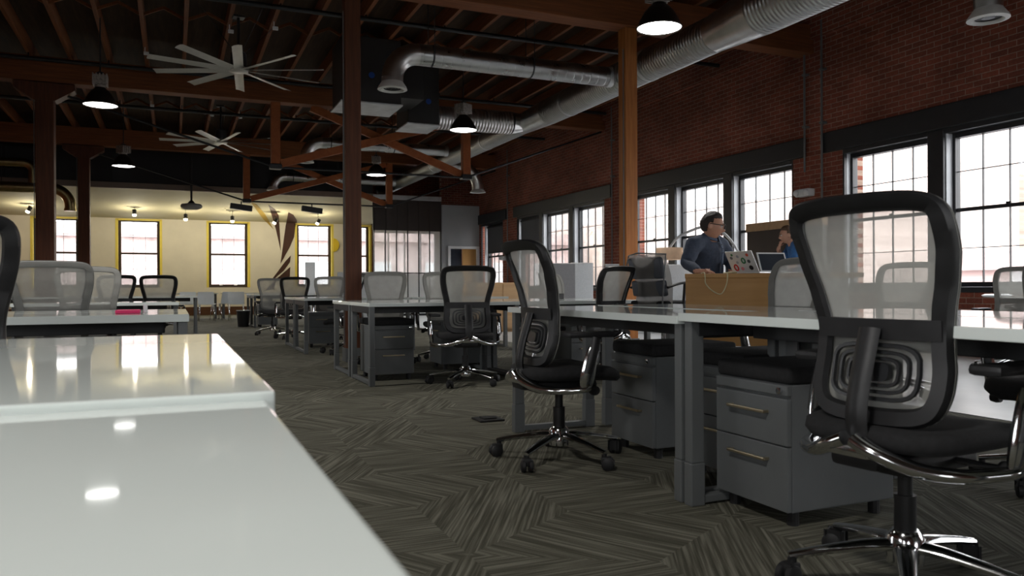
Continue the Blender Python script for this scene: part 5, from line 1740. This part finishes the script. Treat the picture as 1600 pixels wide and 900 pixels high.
RR, TT = Vector((0.918, -0.397, 0)), Vector((0.397, 0.918, 0))
def at(px, z, zc):
    """point at image column px, height z, distance zc along the view"""
    p = RR * ((px - 800) / 1225.0 * zc) + TT * zc
    return Vector((p.x, p.y, z))
f1 = RR * 0.72 - TT * 0.70
r1 = Vector((f1.y, -f1.x, 0))
J1 = dict(pelvis=at(1106, 0.93, 7.08), waist=at(1106, 1.06, 7.06), chest=at(1106, 1.165, 6.99), neck=at(1110, 1.290, 6.93), head=at(1113.5, 1.398, 6.87),
          sho_a=at(1085, 1.235, 6.84), elb_a=at(1074, 1.075, 6.80), wri_a=at(1090, 0.998, 6.58),
          sho_b=at(1127, 1.235, 7.06), elb_b=at(1143, 1.08, 7.05), wri_b=at(1146, 0.998, 6.82),
          hip_a=at(1099, 0.87, 7.02), kne_a=at(1099, 0.48, 6.99), ank_a=at(1096, 0.09, 7.12), hip_b=at(1115, 0.87, 7.13), kne_b=at(1119, 0.48, 7.10), ank_b=at(1120, 0.09, 7.24))
b1 = at(1107, 0, 7.1)
dline = lambda d: (0.66 - 0.10 * abs(d[0])) if d[1] > 0.55 else ((0.47 + 0.25 * max(0, d[1])) if d[1] > 0.12 else (-0.50 if d[1] < -0.35 else (0.14 if d[1] > -0.12 else 0.14 - 0.64 * min(1, (-0.12 - d[1]) / 0.23))))
person('person', 'man in a dark blue button shirt and glasses standing with hands on the oak counter', b1, J1, f1, r1,
       RR * 0.93 - TT * 0.30 + Vector((0, 0, -0.20)), Vector((0, 0, 1)) + RR * 0.15, {'kind': 'shirt', 'mat': M['denim']}, {'mat': M['hair_dark'], 'thick': 0.013, 'line': dline, 'seed': 3.0}, True,
       {'a': (RR * 0.75 - TT * 0.55, Vector((0, 0, -1)), 0.28, 1), 'b': (RR * 0.2 - TT * 0.8, Vector((0, 0, -1)), 0.2, -1)})
f2 = -RR * 0.9 + TT * 0.35
r2 = Vector((f2.y, -f2.x, 0))
z2 = 10.5
J2 = dict(pelvis=at(1256, 0.94, z2), waist=at(1253, 1.08, z2), chest=at(1248, 1.26, z2), neck=at(1240, 1.425, z2), head=at(1231, 1.552, z2),
          sho_a=at(1237, 1.385, z2 + 0.18), elb_a=at(1222, 1.17, z2 + 0.2), wri_a=at(1217, 1.37, z2 + 0.06), sho_b=at(1247, 1.385, z2 - 0.19), elb_b=at(1240, 1.14, z2 - 0.22), wri_b=at(1218, 1.05, z2 - 0.1),
          hip_a=at(1254, 0.87, z2 + 0.09), kne_a=at(1252, 0.48, z2 + 0.1), ank_a=at(1257, 0.09, z2 + 0.1), hip_b=at(1257, 0.87, z2 - 0.09), kne_b=at(1254, 0.48, z2 - 0.12), ank_b=at(1262, 0.09, z2 - 0.1))
person('person', 'man in blue T-shirt in profile, hand at chin, before the dark board', at(1256, 0, z2), J2, f2, r2,
       -RR * 0.95 + TT * 0.2 + Vector((0, 0, -0.15)), Vector((0, 0, 1)) - RR * 0.2, {'kind': 'tee', 'mat': M['tee']}, {'mat': M['hair_brown'], 'thick': 0.013, 'line': dline, 'seed': 8.0}, False,
       {'a': (Vector((0, 0, 1)) + RR * 0.35, RR * 0.9 - TT * 0.2, 0.75, 1), 'b': (-RR * 0.9 + TT * 0.2, Vector((0, 0, -1)), 0.35, -1)})

# ================================================================== LIGHT, WORLD, CAMERA
W = bpy.data.worlds.new('overcast_sky')
SC.world = W
W.use_nodes = True
nt = W.node_tree
nt.nodes.clear()
tc = nt.nodes.new('ShaderNodeTexCoord')
sx = nt.nodes.new('ShaderNodeSeparateXYZ')
nt.links.new(tc.outputs['Generated'], sx.inputs[0])
rp = nt.nodes.new('ShaderNodeValToRGB')
rp.color_ramp.elements[0].position = 0.0
rp.color_ramp.elements[0].color = (0.98, 0.99, 1.0, 1)
rp.color_ramp.elements[1].position = 0.8
rp.color_ramp.elements[1].color = (0.93, 0.96, 1.0, 1)
nt.links.new(sx.outputs['Z'], rp.inputs['Fac'])
bg = nt.nodes.new('ShaderNodeBackground')
nt.links.new(rp.outputs['Color'], bg.inputs['Color'])
bg.inputs['Strength'].default_value = WORLD
wo = nt.nodes.new('ShaderNodeOutputWorld')
nt.links.new(bg.outputs[0], wo.inputs['Surface'])

def portal(loc, sx_, sy_, rot):
    L = bpy.data.lights.new('sky_portal', 'AREA')
    L.shape = 'RECTANGLE'
    L.size, L.size_y = sx_, sy_
    L.cycles.is_portal = True
    o = bpy.data.objects.new('sky_portal', L)
    COL.objects.link(o)
    o.location = loc
    o.rotation_euler = rot
for (y0, y1), wins, l in bays:
    portal((9.33, (y0 + y1) / 2, 1.825), 1.95, y1 - y0, (0, PI / 2, 0))       # shines to -X
for a, c in lw:
    portal((LWX - 0.33, (a + c) / 2, 1.975), 2.25, c - a, (0, -PI / 2, 0))
for a, c in nw:
    portal(((a + c) / 2, -5.33, 1.825), c - a, 1.95, (PI / 2, 0, 0))
for a, c in fw:
    portal(((a + c) / 2, 27.83, 1.98), c - a, 2.15, (-PI / 2, 0, 0))
portal((7.72, 27.83, 2.1), 2.4, 1.6, (-PI / 2, 0, 0))

cam = bpy.data.cameras.new('camera')
cam.sensor_fit = 'HORIZONTAL'
cam.sensor_width = 36.0
cam.lens = 36.0 * 1225.04 / 1600.0
cam.clip_start = 0.05
cam.clip_end = 300
co = bpy.data.objects.new('camera', cam)
COL.objects.link(co)
Rm = Matrix(((0.917724151, -0.397195165, -0.00428771446), (0.00435505434, -0.000732471431, 0.999990248), (0.397194432, 0.917733875, -0.00105760)))
# rows: image right, image up, view direction
co.matrix_world = Matrix(((Rm[0][0], Rm[1][0], -Rm[2][0], 0), (Rm[0][1], Rm[1][1], -Rm[2][1], 0), (Rm[0][2], Rm[1][2], -Rm[2][2], 0.87), (0, 0, 0, 1)))
cam.dof.use_dof = True
cam.dof.focus_distance = 7.0
cam.dof.aperture_fstop = 5.6
SC.camera = co

vs = SC.view_settings
SC.display_settings.display_device = 'sRGB'
vs.view_transform = 'Standard'
vs.look = 'None'
vs.exposure = EXPO
vs.gamma = 1.0
vs.use_curve_mapping = False
cy = SC.cycles
cy.use_denoising = True
cy.max_bounces = 8
cy.diffuse_bounces = 5
cy.glossy_bounces = 4
cy.transparent_max_bounces = 24
cy.sample_clamp_indirect = 8.0
cy.caustics_reflective = False
cy.caustics_refractive = False
cy.blur_glossy = 0.5
for attr in ('use_adaptive_sampling',):
    setattr(cy, attr, True)
cy.adaptive_threshold = 0.02
